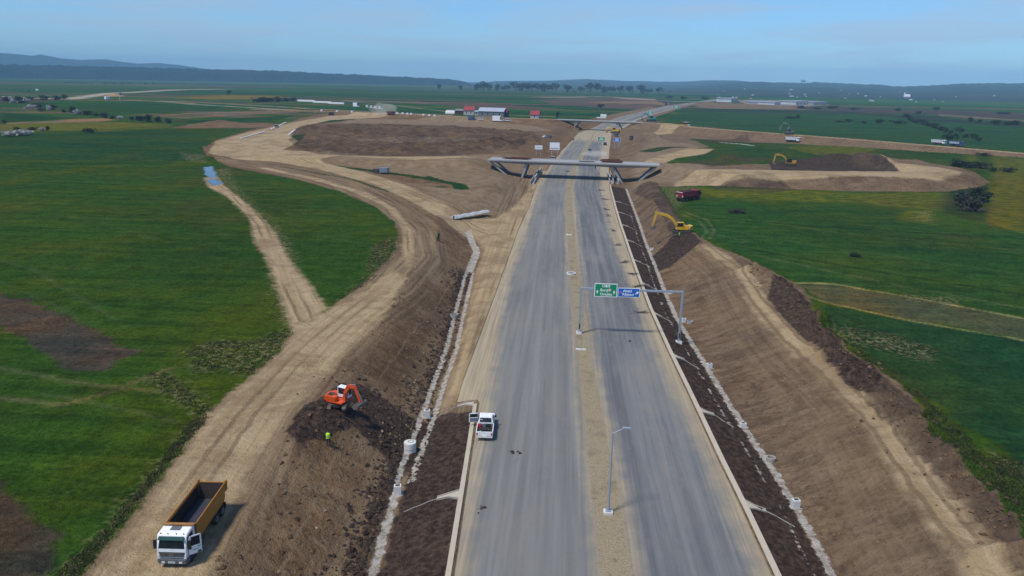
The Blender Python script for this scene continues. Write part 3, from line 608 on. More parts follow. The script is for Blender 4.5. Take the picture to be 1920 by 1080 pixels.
paint('bucket_steel', (.17, .145, .125), .55, .3, wear=.5); paint('maroon', (.185, .012, .028), .45, wear=.22, dirt=(.12, .06, .05)); paint('red_panel', (.36, .035, .05), .45, wear=.2)
paint('galvanised', (.36, .40, .46), .45, .35, wear=.2, dirt=(.24, .26, .30)); paint('concrete', (.33, .31, .285), .85, wear=.35, dirt=(.26, .23, .19), scale=1.2, bump=.02)
paint('pale_concrete', (.62, .61, .58), .85, wear=.3, dirt=(.36, .33, .28), scale=1.5); paint('deck_concrete', (.29, .285, .28), .85, wear=.3, dirt=(.36, .34, .32), scale=.25)
paint('kerb_concrete', (.44, .385, .295), .9, wear=.4, dirt=(.29, .235, .16), scale=.6); paint('sign_green', (.0, .26, .115), .4, wear=.06); paint('sign_blue', (.006, .115, .50), .4, wear=.06)
paint('sign_white', (.82, .84, .84), .4, wear=.05); paint('sign_red', (.62, .03, .03), .4, wear=.05); paint('sign_purple', (.10, .03, .25), .4, wear=.05); paint('sign_back', (.30, .32, .34), .5, .3)
paint('hi_vis', (.50, .90, .03), .6, wear=.1, dirt=(.4, .6, .04)); paint('dark_cloth', (.012, .012, .016), .9, wear=.2); paint('navy_cloth', (.012, .016, .05), .9, wear=.2); paint('skin', (.40, .22, .15), .6, wear=.1, dirt=(.32, .16, .11)); paint('hair', (.02, .014, .01), .8)
paint('rebar_rust', (.105, .040, .028), .85, wear=.5, dirt=(.06, .026, .02)); paint('stick_steel', (.075, .07, .07), .7, wear=.4); paint('red_roof', (.26, .030, .040), .75, wear=.35, dirt=(.2, .03, .03), scale=.5)
paint('tile_roof', (.20, .075, .05), .8, wear=.3, scale=.5); paint('grey_roof', (.40, .43, .48), .55, .2, wear=.2, scale=.3); paint('cream_wall', (.40, .39, .36), .85, wear=.3, scale=.4); paint('grey_wall', (.17, .17, .165), .85, wear=.4, scale=.4); paint('dark_wall', (.05, .035, .03), .85, wear=.4)
paint('hall_white', (.50, .52, .54), .7, wear=.15, scale=.1); paint('blue_paint', (.05, .09, .22), .4, wear=.15); paint('dark_paint', (.02, .022, .026), .35, wear=.2); paint('silver_paint', (.42, .43, .45), .35, .4, wear=.2); paint('bluegrey_tank', (.16, .21, .27), .5, wear=.2)
paint('sheet_plastic', (.44, .44, .44), .4, wear=.15); paint('red_plastic', (.55, .02, .04), .4, wear=.1); paint('wood', (.36, .22, .08), .8, wear=.3); paint('cattle_hide', (.016, .012, .011), .85, wear=.2); paint('bark', (.06, .048, .038), .9, wear=.4, scale=8)
paint('mound_soil', (.10, .07, .05), .95, wear=.5, bump=.1)
def leafy(name, c0, c1, c2):
    n = N(name); oi = n.t.nodes.new('ShaderNodeObjectInfo'); g = n.n('ShaderNodeNewGeometry'); gi = g.node.outputs['Random Per Island'] if 'Random Per Island' in g.node.outputs else g
    tcn = n.n('ShaderNodeTexCoord', out=3); a = n.noise(tcn, 1.1, 3, .6)
    c = n.mix(gi, c0, c1); c = n.mix(n.rng(a, .45, .65, 0, .7), c, c2); c = n.mix(n.rng(oi.outputs['Random'], 0, 1, 0, .35), c, c0)
    _mats[name] = n.bsdf(c, .8, spec=.15)
leafy('leaf_dark', (.014, .022, .014), (.034, .044, .020), (.012, .018, .012)); leafy('leaf_green', (.018, .040, .012), (.045, .075, .020), (.015, .03, .01)); leafy('leaf_grey', (.026, .029, .022), (.062, .060, .050), (.02, .022, .018))
leafy('blossom', (.34, .33, .34), (.55, .54, .55), (.16, .17, .14)); leafy('weed', (.028, .042, .012), (.13, .115, .05), (.018, .036, .008)); leafy('clod', (.028, .018, .013), (.062, .041, .030), (.045, .030, .022)); leafy('soil_lump', (.075, .043, .022), (.17, .105, .058), (.11, .066, .036)); leafy('stone', (.20, .15, .11), (.34, .27, .20), (.12, .09, .07))
leafy('forest_leaf', (.010, .018, .016), (.028, .040, .026), (.014, .022, .018))

# ---------------------------------------------------------------- mesh builder
class MB:
    def __init__(s): s.v = []; s.f = []
    def add(s, vs, fs, mt=None):
        b = len(s.v)
        s.v += [tuple(mt @ Vector(p)) if mt is not None else tuple(p) for p in vs]; s.f += [tuple(b+i for i in f) for f in fs]; return s
    def box(s, x0, x1, y0, y1, z0, z1, mt=None):
        return s.hexa([(x0, y0, z0), (x1, y0, z0), (x1, y1, z0), (x0, y1, z0), (x0, y0, z1), (x1, y0, z1), (x1, y1, z1), (x0, y1, z1)], mt)
    def hexa(s, p, mt=None):
        return s.add(p, [(3, 2, 1, 0), (4, 5, 6, 7), (0, 1, 5, 4), (1, 2, 6, 5), (2, 3, 7, 6), (3, 0, 4, 7)], mt)
    def prism(s, prof, y0, y1, mt=None, axis='y'):
        n = len(prof)
        if axis == 'y': a = [(x, y0, z) for x, z in prof]+[(x, y1, z) for x, z in prof]
        elif axis == 'x': a = [(y0, x, z) for x, z in prof]+[(y1, x, z) for x, z in prof]
        else: a = [(x, z, y0) for x, z in prof]+[(x, z, y1) for x, z in prof]
        return s.add(a, [tuple(range(n)), tuple(range(2*n-1, n-1, -1))]+[(i, i+n, (i+1) % n+n, (i+1) % n) for i in range(n)], mt)
    def tube(s, p0, p1, r0, r1=None, n=10, mt=None):
        r1 = r0 if r1 is None else r1; p0 = Vector(p0); p1 = Vector(p1); d = (p1-p0).normalized()
        a = d.orthogonal().normalized(); b = d.cross(a)
        vs = [p0+(a*math.cos(t)+b*math.sin(t))*r0 for t in [2*math.pi*i/n for i in range(n)]]+[p1+(a*math.cos(t)+b*math.sin(t))*r1 for t in [2*math.pi*i/n for i in range(n)]]
        return s.add(vs, [tuple(range(n-1, -1, -1)), tuple(range(n, 2*n))]+[(i, (i+1) % n, (i+1) % n+n, i+n) for i in range(n)], mt)
    def ring(s, c, ro, ri, z0, z1, n=24):
        vs = []
        for r, z in ((ro, z0), (ro, z1), (ri, z1), (ri, z0)): vs += [(c[0]+r*math.cos(2*math.pi*i/n), c[1]+r*math.sin(2*math.pi*i/n), c[2]+z) for i in range(n)]
        return s.add(vs, [(k*n+i, k*n+(i+1) % n, ((k+1) % 4)*n+(i+1) % n, ((k+1) % 4)*n+i) for k in range(4) for i in range(n)])
    def beam(s, pts, w, h):
        """box-section bar along points in the XZ plane, thickness w in y, depth h list"""
        for (a, ha), (b, hb) in zip(list(zip(pts, h))[:-1], list(zip(pts, h))[1:]):
            a = Vector((a[0], 0, a[1])); b = Vector((b[0], 0, b[1])); d = (b-a).normalized(); nn = Vector((-d.z, 0, d.x)); a2 = a-d*.04; b2 = b+d*.04
            p = []
            for y in (-w/2, w/2): p += [a2-nn*ha/2+Vector((0, y, 0)), b2-nn*hb/2+Vector((0, y, 0)), b2+nn*hb/2+Vector((0, y, 0)), a2+nn*ha/2+Vector((0, y, 0))]
            s.add(p, [(0, 1, 2, 3), (7, 6, 5, 4), (0, 4, 5, 1), (1, 5, 6, 2), (2, 6, 7, 3), (3, 7, 4, 0)])
        return s
    def build(s, name, mat, parent=None, bevel=0, smooth=False):
        me = bpy.data.meshes.new(name); me.from_pydata(s.v, [], s.f)
        bm = bmesh.new(); bm.from_mesh(me); bmesh.ops.recalc_face_normals(bm, faces=bm.faces)
        if bevel: bmesh.ops.bevel(bm, geom=[e for e in bm.edges if len(e.link_faces) == 2 and e.calc_face_angle(0) > .5], offset=bevel, segments=2, affect='EDGES', clamp_overlap=True)
        if smooth:
            for f in bm.faces: f.smooth = True
            for e in bm.edges:
                if len(e.link_faces) == 2 and e.calc_face_angle(0) > .7: e.smooth = False
        bm.to_mesh(me); bm.free()
        me.materials.append(mat if not isinstance(mat, str) else _mats[mat])
        o = bpy.data.objects.new(name, me); COL.objects.link(o)
        if parent is not None: o.parent = parent
        return o
def tag(o, label, cat, group=None, kind=None):
    if label: o['label'] = label
    if cat: o['category'] = cat
    if group: o['group'] = group
    if kind: o['kind'] = kind
    return o
def thing(name, label, cat, loc=(0, 0, 0), rz=0.0, group=None, sc=1.0):
    o = bpy.data.objects.new(name, None); COL.objects.link(o); o.location = loc; o.rotation_euler = (0, 0, rz); o.scale = (sc,)*3; o.empty_display_size = .3
    return tag(o, label, cat, group)
def dup(root, loc, rz=None, label=None, group=None, sc=None):
    r = root.copy(); COL.objects.link(r); r.location = loc
    if rz is not None: r.rotation_euler[2] = rz
    if label: r['label'] = label
    if group: r['group'] = group
    if sc: r.scale = (sc,)*3 if not hasattr(sc, '__len__') else sc
    for ch in list(root.children):
        c = ch.copy(); COL.objects.link(c); c.parent = r
        for g in list(ch.children):
            d = g.copy(); COL.objects.link(d); d.parent = c
    return r
def heading(a, b):     # yaw of +X from ground point a to b
    return math.atan2(b[1]-a[1], b[0]-a[0])
def slope_tilt(o, loc, rz, span=2.0):
    """rest a thing on sloping ground"""
    x, y, _ = loc; n = Vector((hz(x-span, y)-hz(x+span, y), hz(x, y-span)-hz(x, y+span), 2*span)).normalized()
    q = Vector((0, 0, 1)).rotation_difference(n); o.rotation_mode = 'QUATERNION'; o.rotation_quaternion = q @ Euler((0, 0, rz)).to_quaternion()
def text_on(body, size, name, mat, parent, x, y, z, align='LEFT'):
    """lettering standing on a panel whose face looks to -Y"""
    c = bpy.data.curves.new(name, 'FONT'); c.body = body; c.size = size; c.align_x = align; c.align_y = 'CENTER'; c.extrude = .004; c.resolution_u = 2; c.offset = .012
    t = bpy.data.objects.new(name, c); COL.objects.link(t); dg = bpy.context.evaluated_depsgraph_get(); dg.update()
    me = bpy.data.meshes.new_from_object(t.evaluated_get(dg)); bpy.data.objects.remove(t); bpy.data.curves.remove(c)
    me.transform(Matrix.Translation((x, y, z)) @ Matrix.Rotation(RAD(90), 4, 'X')); me.materials.clear(); me.materials.append(_mats[mat]); me.name = name
    o = bpy.data.objects.new(name, me); COL.objects.link(o); o.parent = parent; return o

# ---------------------------------------------------------------- vehicles
def wheel(parent, x, y, r, w, side, hi=True):
    n = 22 if hi else 12
    t = MB().tube((x, y-w/2, r), (x, y+w/2, r), r, n=n).build('wheel', 'rubber', parent, bevel=.04 if hi else 0, smooth=True)
    ys = y+side*w/2
    MB().tube((x, ys-side*.06, r), (x, ys+side*.012, r), r*.56, r*.5, n=n).tube((x, ys, r), (x, ys+side*.05, r), r*.22, r*.18, n=10).build('rim', 'rim_steel', t, smooth=True)
    return t
def dump_truck(label, loc, rz, cabm='white_paint', bodym='orange_body', ribs=None, door_open=False, hi=True, group=None, load=None, ribm=None):
    t = thing('dump_truck', label, 'dump truck', loc, rz, group)
    bv = .05 if hi else 0
    MB().box(.1, 8.2, -.45, .45, .72, 1.12).box(5.0, 5.9, .5, 1.15, .55, 1.1).tube((4.4, -.9, .8), (5.4, -.9, .8), .3).build('chassis', 'chassis', t)
    prof = [(8.62, .98), (8.66, 1.80), (8.36, 2.93), (8.20, 3.05), (6.78, 3.10), (6.72, .98)]
    cab = MB().prism(prof, -1.22, 1.22).build('cab', cabm, t, bevel=bv, smooth=hi)
    def frontq(y, z, off=.025):
        x = 8.66+(z-1.80)*(8.36-8.66)/(2.93-1.80)+off if z >= 1.8 else 8.62+(z-.98)*(.04/.82)+off; return (x, y, z)
    MB().hexa([frontq(-1.08, 1.92, -.03), frontq(-1.08, 1.92), frontq(1.08, 1.92), frontq(1.08, 1.92, -.03), frontq(-1.0, 2.72, -.03), frontq(-1.0, 2.72), frontq(1.0, 2.72), frontq(1.0, 2.72, -.03)]).build('windscreen', 'window_glass', cab)
    if hi:
        MB().hexa([frontq(-1.1, 2.73, .0), frontq(-1.1, 2.70, .22), frontq(1.1, 2.70, .22), frontq(1.1, 2.73, .0), frontq(-1.05, 2.90, .0), frontq(-1.05, 2.86, .16), frontq(1.05, 2.86, .16), frontq(1.05, 2.90, .0)]).build('sun_visor', 'visor_tint', cab)
        for y in (-.95, -.35, .35, .95): MB().tube((8.22, y, 3.02), (8.27, y, 3.14), .05, .04, 8).build('marker_lamp', 'black_plastic', cab)
        MB().box(7.15, 7.75, -.42, .42, 3.075, 3.125).build('roof_hatch', 'grey_plastic', cab, bevel=.02)
        g = MB().hexa([frontq(-.95, 1.12, 0), frontq(-.95, 1.12, .04), frontq(.95, 1.12, .04), frontq(.95, 1.12, 0), frontq(-1.08, 1.58, 0), frontq(-1.08, 1.58, .04), frontq(1.08, 1.58, .04), frontq(1.08, 1.58, 0)]).build('grille', 'black_plastic', cab)
        gb = MB()
        for z in (1.22, 1.36, 1.50): gb.box(8.66, 8.71, -1.0, 1.0, z-.02, z+.015)
        gb.build('slat', 'grey_plastic', g)
        em = MB().ring((0, 0, 0), .17, .135, 0, .03, 24)
        for a in (90, 210, 330):
            q = (math.cos(RAD(a))*.15, math.sin(RAD(a))*.15, .015); em.tube((0, 0, .015), q, .028, .012, 6)
        e = em.build('emblem', 'chrome', g); e.matrix_local = Matrix.Translation((8.71, 0, 1.36)) @ Matrix.Rotation(RAD(90), 4, 'Z') @ Matrix.Rotation(RAD(90), 4, 'X')
        pl = MB().box(8.83, 8.85, -.28, .28, .66, .80).build('number_plate', 'sign_white', t)
        MB().box(8.852, 8.855, -.22, .22, .70, .76).build('plate_lettering', 'grey_plastic', pl)
        MB().box(8.40, 8.46, -.16, .10, 2.0, 2.12).build('paper', 'sign_white', cab)
    MB().hexa([(8.0, -1.24, .42), (8.72, -1.16, .46), (8.72, 1.16, .46), (8.0, 1.24, .42), (8.0, -1.24, .96), (8.80, -1.2, .96), (8.80, 1.2, .96), (8.0, 1.24, .96)]).build('bumper', 'grey_plastic', t, bevel=bv)
    for s in (-1, 1):
        MB().hexa([(8.6, s*.98, 1.0), (8.72, s*.98, 1.0), (8.72, s*1.2, 1.0), (8.6, s*1.2, 1.0), (8.6, s*1.10, 1.3), (8.70, s*1.10, 1.3), (8.70, s*1.2, 1.34), (8.6, s*1.2, 1.34)]).build('headlight', 'lamp_glass', t)
        if hi: MB().box(8.74, 8.80, s*.72-.14, s*.72+.14, .6, .76).build('fog_lamp', 'lamp_glass', t)
        mi = MB().box(8.36, 8.48, s*1.42-.14, s*1.42+.14, 1.75, 2.55).tube((8.36, s*1.2, 2.6), (8.42, s*1.42, 2.5), .03).build('mirror', 'black_plastic', t, bevel=.02 if hi else 0)
        if not (door_open and s == 1):
            MB().hexa([(7.35, s*1.225, 1.95), (8.25, s*1.225, 1.95), (8.25, s*1.235, 1.95), (7.35, s*1.235, 1.95), (7.35, s*1.225, 2.7), (8.1, s*1.225, 2.7), (8.1, s*1.235, 2.7), (7.35, s*1.235, 2.7)]).build('side_window', 'window_glass', cab)
    if door_open:
        MB().box(7.22, 8.28, 1.215, 1.235, 1.1, 2.78).build('doorway_shade_panel', 'black_plastic', cab)  # solid black panel on the cab side, coloured as the shade inside the doorway
        d = bpy.data.objects.new('door', None)
        dp = MB().box(-1.06, 0, -.03, .03, 0, .78).box(-1.06, -.94, -.03, .03, .78, 1.72).box(-.2, 0, -.03, .03, .78, 1.3).hexa([(-.2, -.03, 1.3), (0, -.03, 1.3), (0, .03, 1.3), (-.2, .03, 1.3), (-.3, -.03, 1.72), (-.16, -.03, 1.72), (-.16, .03, 1.72), (-.3, .03, 1.72)]).box(-1.06, -.16, -.03, .03, 1.62, 1.72).build('door', cabm, t)
        dp.matrix_local = Matrix.Translation((8.3, 1.27, 1.1)) @ Matrix.Rotation(RAD(-52), 4, 'Z')
        MB().box(-.94, -.2, -.008, .008, .78, 1.62).build('door_window', 'window_glass', dp)
        MB().box(-.95, -.72, .03, .05, .60, .66).box(-1.0, -.7, .03, .04, .02, .2).build('door_handle', 'black_plastic', dp)
        MB().box(-.8, -.3, .031, .036, .36, .42).build('lettering', 'grey_plastic', dp)
    # dump body
    b = MB(); L0, L1, zf, zt, w = -.15, 6.45, 1.32, 2.92, 1.25; k = .09
    b.hexa([(L0+.35, -w, zf), (L1, -w, zf), (L1, w, zf), (L0+.35, w, zf), (L0+.35, -w, zf+k), (L1, -w, zf+k), (L1, w, zf+k), (L0+.35, w, zf+k)])
    for s in (-1, 1): b.hexa([(L0+.35, s*w-(k if s > 0 else 0), zf+k), (L1, s*w-(k if s > 0 else 0), zf+k), (L1, s*w+(k if s < 0 else 0), zf+k), (L0+.35, s*w+(k if s < 0 else 0), zf+k), (L0, s*w-(k if s > 0 else 0), zt), (L1, s*w-(k if s > 0 else 0), zt), (L1, s*w+(k if s < 0 else 0), zt), (L0, s*w+(k if s < 0 else 0), zt)])
    b.box(L1-k, L1, -w+k, w-k, zf+k, zt); b.hexa([(L1, -w, zt-.05), (L1+.78, -w, zt+.28), (L1+.78, w, zt+.28), (L1, w, zt-.05), (L1, -w, zt+.02), (L1+.78, -w, zt+.34), (L1+.78, w, zt+.34), (L1, w, zt+.02)])
    for s in (-1, 1):
        b.box(L0, L1, s*(w+.02)-.05, s*(w+.02)+.05, zt-.02, zt+.10); b.box(L0+.5, L1, s*(w+.015)-.03, s*(w+.015)+.03, zf-.03, zf+.12)
    body = b.build('dump_body', bodym, t, bevel=.02 if hi else 0)
    if ribs:
        r = MB()
        for i in range(ribs):
            x = .7+i*(5.3/max(ribs-1, 1)); 
            for s in (-1, 1): r.hexa([(x-.15, s*w, zf+.25), (x+.2, s*w, zf+.25), (x+.2, s*(w+.07), zf+.25), (x-.15, s*(w+.07), zf+.25), (x+.1, s*w, zt-.2), (x+.45, s*w, zt-.2), (x+.45, s*(w+.07), zt-.2), (x+.1, s*(w+.07), zt-.2)])
        r.build('side_rib', ribm or bodym, body)
    tg = MB().hexa([(L0+.22, -w+.02, zf+.05), (L0+.34, -w+.02, zf+.05), (L0+.34, w-.02, zf+.05), (L0+.22, w-.02, zf+.05), (L0-.13, -w+.02, zt+.05), (L0-.01, -w+.02, zt+.05), (L0-.01, w-.02, zt+.05), (L0-.13, w-.02, zt+.05)])
    tg.box(L0-.25, L0+.05, -w-.1, -w+.06, zt-.02, zt+.22).box(L0-.25, L0+.05, w-.06, w+.1, zt-.02, zt+.22)
    if hi: tg.hexa([(L0-.45, w-.03, zt-.9), (L0+.05, w-.03, zt-.9), (L0+.05, w+.03, zt-.9), (L0-.45, w+.03, zt-.9), (L0-.5, w-.03, zt-.15), (L0, w-.03, zt-.15), (L0, w+.03, zt-.15), (L0-.5, w+.03, zt-.15)])
    tg.build('tailgate', 'red_panel' if bodym == 'maroon' else bodym, body)
    if bodym == 'maroon': MB().box(L0-.18, L0-.1, -1.15, 1.15, zt-.12, zt+.02).box(L0+.1, L0+.16, -1.2, -1.0, zf+.1, zt-.2).box(L0+.1, L0+.16, 1.0, 1.2, zf+.1, zt-.2).build('trim', 'sign_white', body)
    q = MB()
    for s in (-1, 1): q.box(L0+.37, L1-k-.012, s*(w-k)-.012, s*(w-k)+.012, zf+k+.01, zt-.04)
    q.box(L1-k-.03, L1-k-.004, -w+k+.02, w-k-.02, zf+k, zt-.04)
    q.hexa([(L0+.345, -w+k+.02, zf+k), (L0+.37, -w+k+.02, zf+k), (L0+.37, w-k-.02, zf+k), (L0+.345, w-k-.02, zf+k), (L0+.0, -w+k+.02, zt), (L0+.03, -w+k+.02, zt), (L0+.03, w-k-.02, zt), (L0+.0, w-k-.02, zt)])
    q.build('liner', 'rust_liner', body); MB().box(L0+.4, L1-k-.05, -w+k+.02, w-k-.02, zf+k+.004, zf+k+.02).build('bed_floor', 'liner_floor', body)
    if load:
        n = 9; vs = []; fs = []
        for i in range(n):
            for j in range(5):
                x = L0+.4+i*(L1-L0-.6)/(n-1); y = -w+.1+j*(2*w-.2)/4; e = min(i, n-1-i)/3; ee = min(j, 4-j)/2
                vs.append((x, y, zt-.15+.45*min(1, e)*min(1, ee)+.06*math.sin(i*3.1+j*2)))
        for i in range(n-1):
            for j in range(4): fs.append((i*5+j, i*5+j+1, i*5+j+6, i*5+j+5))
        MB().add(vs, fs).build('soil_load', load, t)
    for x in (7.35, 5.65, 2.1, .75):
        for s in (-1, 1): wheel(t, x, s*1.02, .52, .34 if x > 4 else .42, s, hi)
    if hi:
        for s in (-1, 1):
            MB().tube((7.35, s*.86, .54), (7.35, s*1.22, .54), .62, n=18).build('wheel_arch', 'black_plastic', t)
            MB().box(.0, .06, s*1.0-.25, s*1.0+.25, .35, 1.0).build('mudflap', 'black_plastic', t)
            MB().box(.02, .08, s*.8-.22, s*.8+.22, 1.05, 1.22).build('tail_lamp', 'red_lamp', t)
    return t

def excavator(label, loc, rz, bodym, cabm=None, sc=1.0, boom=None, stick=None, bucket_a=0, swing=0.0, hi=True, mini=False, wide=1.0, cat='excavator', blade=False, group=None):
    """+X forward. boom/stick: lists of (x, z) joints"""
    t = thing('excavator', label, cat, loc, rz, group, sc); cabm = cabm or bodym
    for s in (-1, 1):
        L, h = 1.85, .86; pr = [(-L+h/2*math.cos(a)-h/2*0-.0, h/2+h/2*math.sin(a)) for a in np.linspace(math.pi/2, 3*math.pi/2, 7)]
        pr = [(x, z) for x, z in pr]+[(L+h/2*math.cos(a), h/2+h/2*math.sin(a)) for a in np.linspace(-math.pi/2, math.pi/2, 7)]
        tr = MB().prism(pr, s*1.2-.3, s*1.2+.3).build('track', 'track_steel', t)
        rl = MB(); rl.box(-L+.2, L-.2, s*1.49, s*1.515, .2, .62)
        for i in range(6): x = -L+.35+i*.6; rl.tube((x, s*1.52, .3), (x, s*1.49, .3), .16, n=10)
        rl.tube((L, s*1.53, h/2), (L, s*1.49, h/2), .32, n=14); rl.tube((-L, s*1.53, h/2), (-L, s*1.49, h/2), .32, n=14); rl.build('track_frame', 'chassis', tr)
    MB().box(-1.2, 1.2, -.95, .95, .35, .85).tube((0, 0, .8), (0, 0, 1.12), .62, n=18).build('undercarriage', 'chassis', t)
    up_ = bpy.data.objects.new('upper_body', None)
    ub = MB(); ub.box(-1.6, 1.5, -1.32, 1.32, 1.1, 1.36); ub.prism([(-2.0, 1.36), (.3, 1.36), (.3, 2.15), (-1.7, 2.2), (-2.0, 2.0)], -1.3, -.35).prism([(-2.0, 1.36), (-.6, 1.36), (-.6, 2.15), (-1.7, 2.2), (-2.0, 2.0)], -.35, 1.3)
    body = ub.build('upper_body', bodym, t, bevel=.06 if hi else .0, smooth=False); body.rotation_euler[2] = swing
    def P_(mb, n_, m_, **k): return mb.build(n_, m_, body, **k)
    cw = [(-2.75*math.cos(a)*.96, 1.34*math.sin(a)) for a in np.linspace(-.52, .52, 7)]
    pr = [(-1.7, -1.34)]+[(-2.0-.72*math.cos(a*1.5), 1.34*math.sin(a)/math.sin(1.05)) for a in np.linspace(-1.05, 1.05, 7)]+[(-1.7, 1.34)]
    P_(MB().prism(pr, 1.2, 2.12, axis='z'), 'counterweight', bodym, bevel=.06 if hi else 0, smooth=False)
    cab = MB().prism([(-.5, 1.36), (1.35, 1.36), (1.48, 1.95), (1.2, 2.95), (-.42, 3.0)], .36, 1.32)
    cabo = P_(cab, 'cab', cabm, bevel=.07 if hi else 0, smooth=False)
    for s, yy in ((1, 1.325), (-1, .35)):
        MB().add([(-.3, yy, 1.95), (1.3, yy, 1.9), (1.12, yy, 2.82), (-.28, yy, 2.86), (-.3, yy+s*.02, 1.95), (1.3, yy+s*.02, 1.9), (1.12, yy+s*.02, 2.82), (-.28, yy+s*.02, 2.86)], [(0, 1, 2, 3), (4, 7, 6, 5), (0, 4, 5, 1), (1, 5, 6, 2), (2, 6, 7, 3), (3, 7, 4, 0)]).build('window', 'window_glass', cabo)
    MB().hexa([(1.46, .46, 1.9), (1.50, .46, 1.9), (1.50, 1.22, 1.9), (1.46, 1.22, 1.9), (1.22, .46, 2.85), (1.26, .46, 2.85), (1.26, 1.22, 2.85), (1.22, 1.22, 2.85)]).build('window', 'window_glass', cabo)
    MB().box(-.47, -.43, .5, 1.2, 2.1, 2.85).build('window', 'window_glass', cabo)
    MB().tube((-1.2, -.7, 2.1), (-1.2, -.7, 2.55), .07, n=8).build('exhaust_pipe', 'chassis', body)
    MB().box(-1.65, -.75, -.95, .2, 2.16, 2.24).build('engine_hood', 'chassis', body)
    boom = boom or [(.9, 1.5), (2.2, 4.0), (3.4, 4.6), (5.2, 4.1)]; stick = stick or [(5.2, 4.3), (5.6, 1.6)]
    P_(MB().beam(boom, .42, [.55]+[.62]*(len(boom)-2)+[.4]), 'boom', bodym)
    P_(MB().beam(stick, .32, [.55, .28]), 'stick', bodym)
    P_(MB().tube((1.3, .18, 1.45), (boom[1][0]*.8+boom[2][0]*.2-.1, .30, boom[1][1]*.8+boom[2][1]*.2-.35), .07).tube((1.3, -.18, 1.45), (boom[1][0]*.8+boom[2][0]*.2-.1, -.30, boom[1][1]*.8+boom[2][1]*.2-.35), .07).tube((boom[-2][0]*.7+boom[-1][0]*.3, 0, boom[-2][1]*.7+boom[-1][1]*.3+.35), (stick[0][0]+.12, 0, stick[0][1]+.35), .08), 'hydraulic_ram', 'ram_chrome')
    P_(MB().tube((stick[0][0]*.75+stick[1][0]*.25+.25, 0, stick[0][1]*.75+stick[1][1]*.25), (stick[1][0]+.3, 0, stick[1][1]+.25), .06), 'hydraulic_ram', 'ram_chrome')
    w = .62*wide; bx, bz = stick[1]
    pr = [(0, .1), (.35, .05), (.55, -.25), (.45, -.75), (.05, -1.0), (-.45, -.85), (-.52, -.72), (-.05, -.82), (.28, -.62), (.38, -.25), (.2, -.1), (0, -.1)]
    c, s_ = math.cos(bucket_a), math.sin(bucket_a); pr = [(bx+x*c-z*s_, bz+x*s_+z*c) for x, z in pr]
    bk_ = MB().prism(pr, -w, w)
    side = [(0, .1), (.35, .05), (.55, -.25), (.45, -.75), (.05, -1.0), (-.45, -.85), (-.1, -.2)]; side = [(bx+x*c-z*s_, bz+x*s_+z*c) for x, z in side]
    bk_.prism(side, -w-.04, -w).prism(side, w, w+.04)
    P_(bk_, 'bucket', 'bucket_steel')
    if blade: MB().box(2.3, 2.42, -1.3, 1.3, .1, .75).box(.6, 2.3, -.6, -.45, .4, .55).box(.6, 2.3, .45, .6, .4, .55).build('dozer_blade', 'chassis', t)
    return t

def car(label, loc, rz, mat, kind='car', group=None, L=4.4, W=1.8, Hh=1.5, hi=False):
    t = thing({'car': 'parked_car', 'van': 'van', 'suv': 'parked_car'}[kind], label, {'car': 'car', 'van': 'van', 'suv': 'car'}[kind], loc, rz, group)
    x = L/2
    if kind == 'van': pr = [(-x, .35), (x, .35), (x, .95), (x-.75, 1.2), (x-1.25, Hh), (-x+.05, Hh)]; gl = [(x-1.2, 1.3, x-1.25, Hh-.12)]
    else: pr = [(-x, .35), (x, .35), (x, .82), (x-1.0, .95), (-x+.25, .98), (-x, .85)]
    b = MB().prism(pr, -W/2, W/2).build('body', mat, t, bevel=.07)
    if kind != 'van':
        MB().prism([(-x+.15 if kind == 'suv' else -x+.5, .96), (x-1.05, .94), (x-1.65, Hh-.05), (-x+.45 if kind == 'suv' else -x+1.1, Hh-.05)], -W/2+.1, W/2-.1).build('windows', 'window_glass', t, bevel=.03)
        MB().hexa([(-x+(.4 if kind == 'suv' else 1.05), -W/2+.12, Hh-.06), (x-1.6, -W/2+.12, Hh-.06), (x-1.6, W/2-.12, Hh-.06), (-x+(.4 if kind == 'suv' else 1.05), W/2-.12, Hh-.06), (-x+.55+(0 if kind == 'suv' else .6), -W/2+.2, Hh), (x-1.75, -W/2+.2, Hh), (x-1.75, W/2-.2, Hh), (-x+.55+(0 if kind == 'suv' else .6), W/2-.2, Hh)]).build('roof', mat, t)
    else:
        MB().hexa([(x-.80, -W/2+.1, 1.22), (x-.72, -W/2+.1, 1.24), (x-.72, W/2-.1, 1.24), (x-.80, W/2-.1, 1.22), (x-1.26, -W/2+.15, Hh-.1), (x-1.18, -W/2+.15, Hh-.1), (x-1.18, W/2-.15, Hh-.1), (x-1.26, W/2-.15, Hh-.1)]).build('windscreen', 'window_glass', t)
        for s in (-1, 1): MB().box(x-1.9, x-1.1, s*W/2-.01, s*W/2+.012, 1.2, Hh-.35).build('side_window', 'window_glass', t)
    for wx in (-x+.8, x-.85):
        for s in (-1, 1): MB().tube((wx, s*(W/2-.2), .33), (wx, s*(W/2+.01), .33), .33, n=12).build('wheel', 'rubber', t)
    for s in (-1, 1):
        MB().box(x-.05, x+.02, s*W*.36-.16, s*W*.36+.16, .62, .78).build('headlight', 'lamp_glass', t); MB().box(-x-.02, -x+.04, s*W*.4-.1, s*W*.4+.1, .65, .85).build('tail_lamp', 'red_lamp', t)
    return t

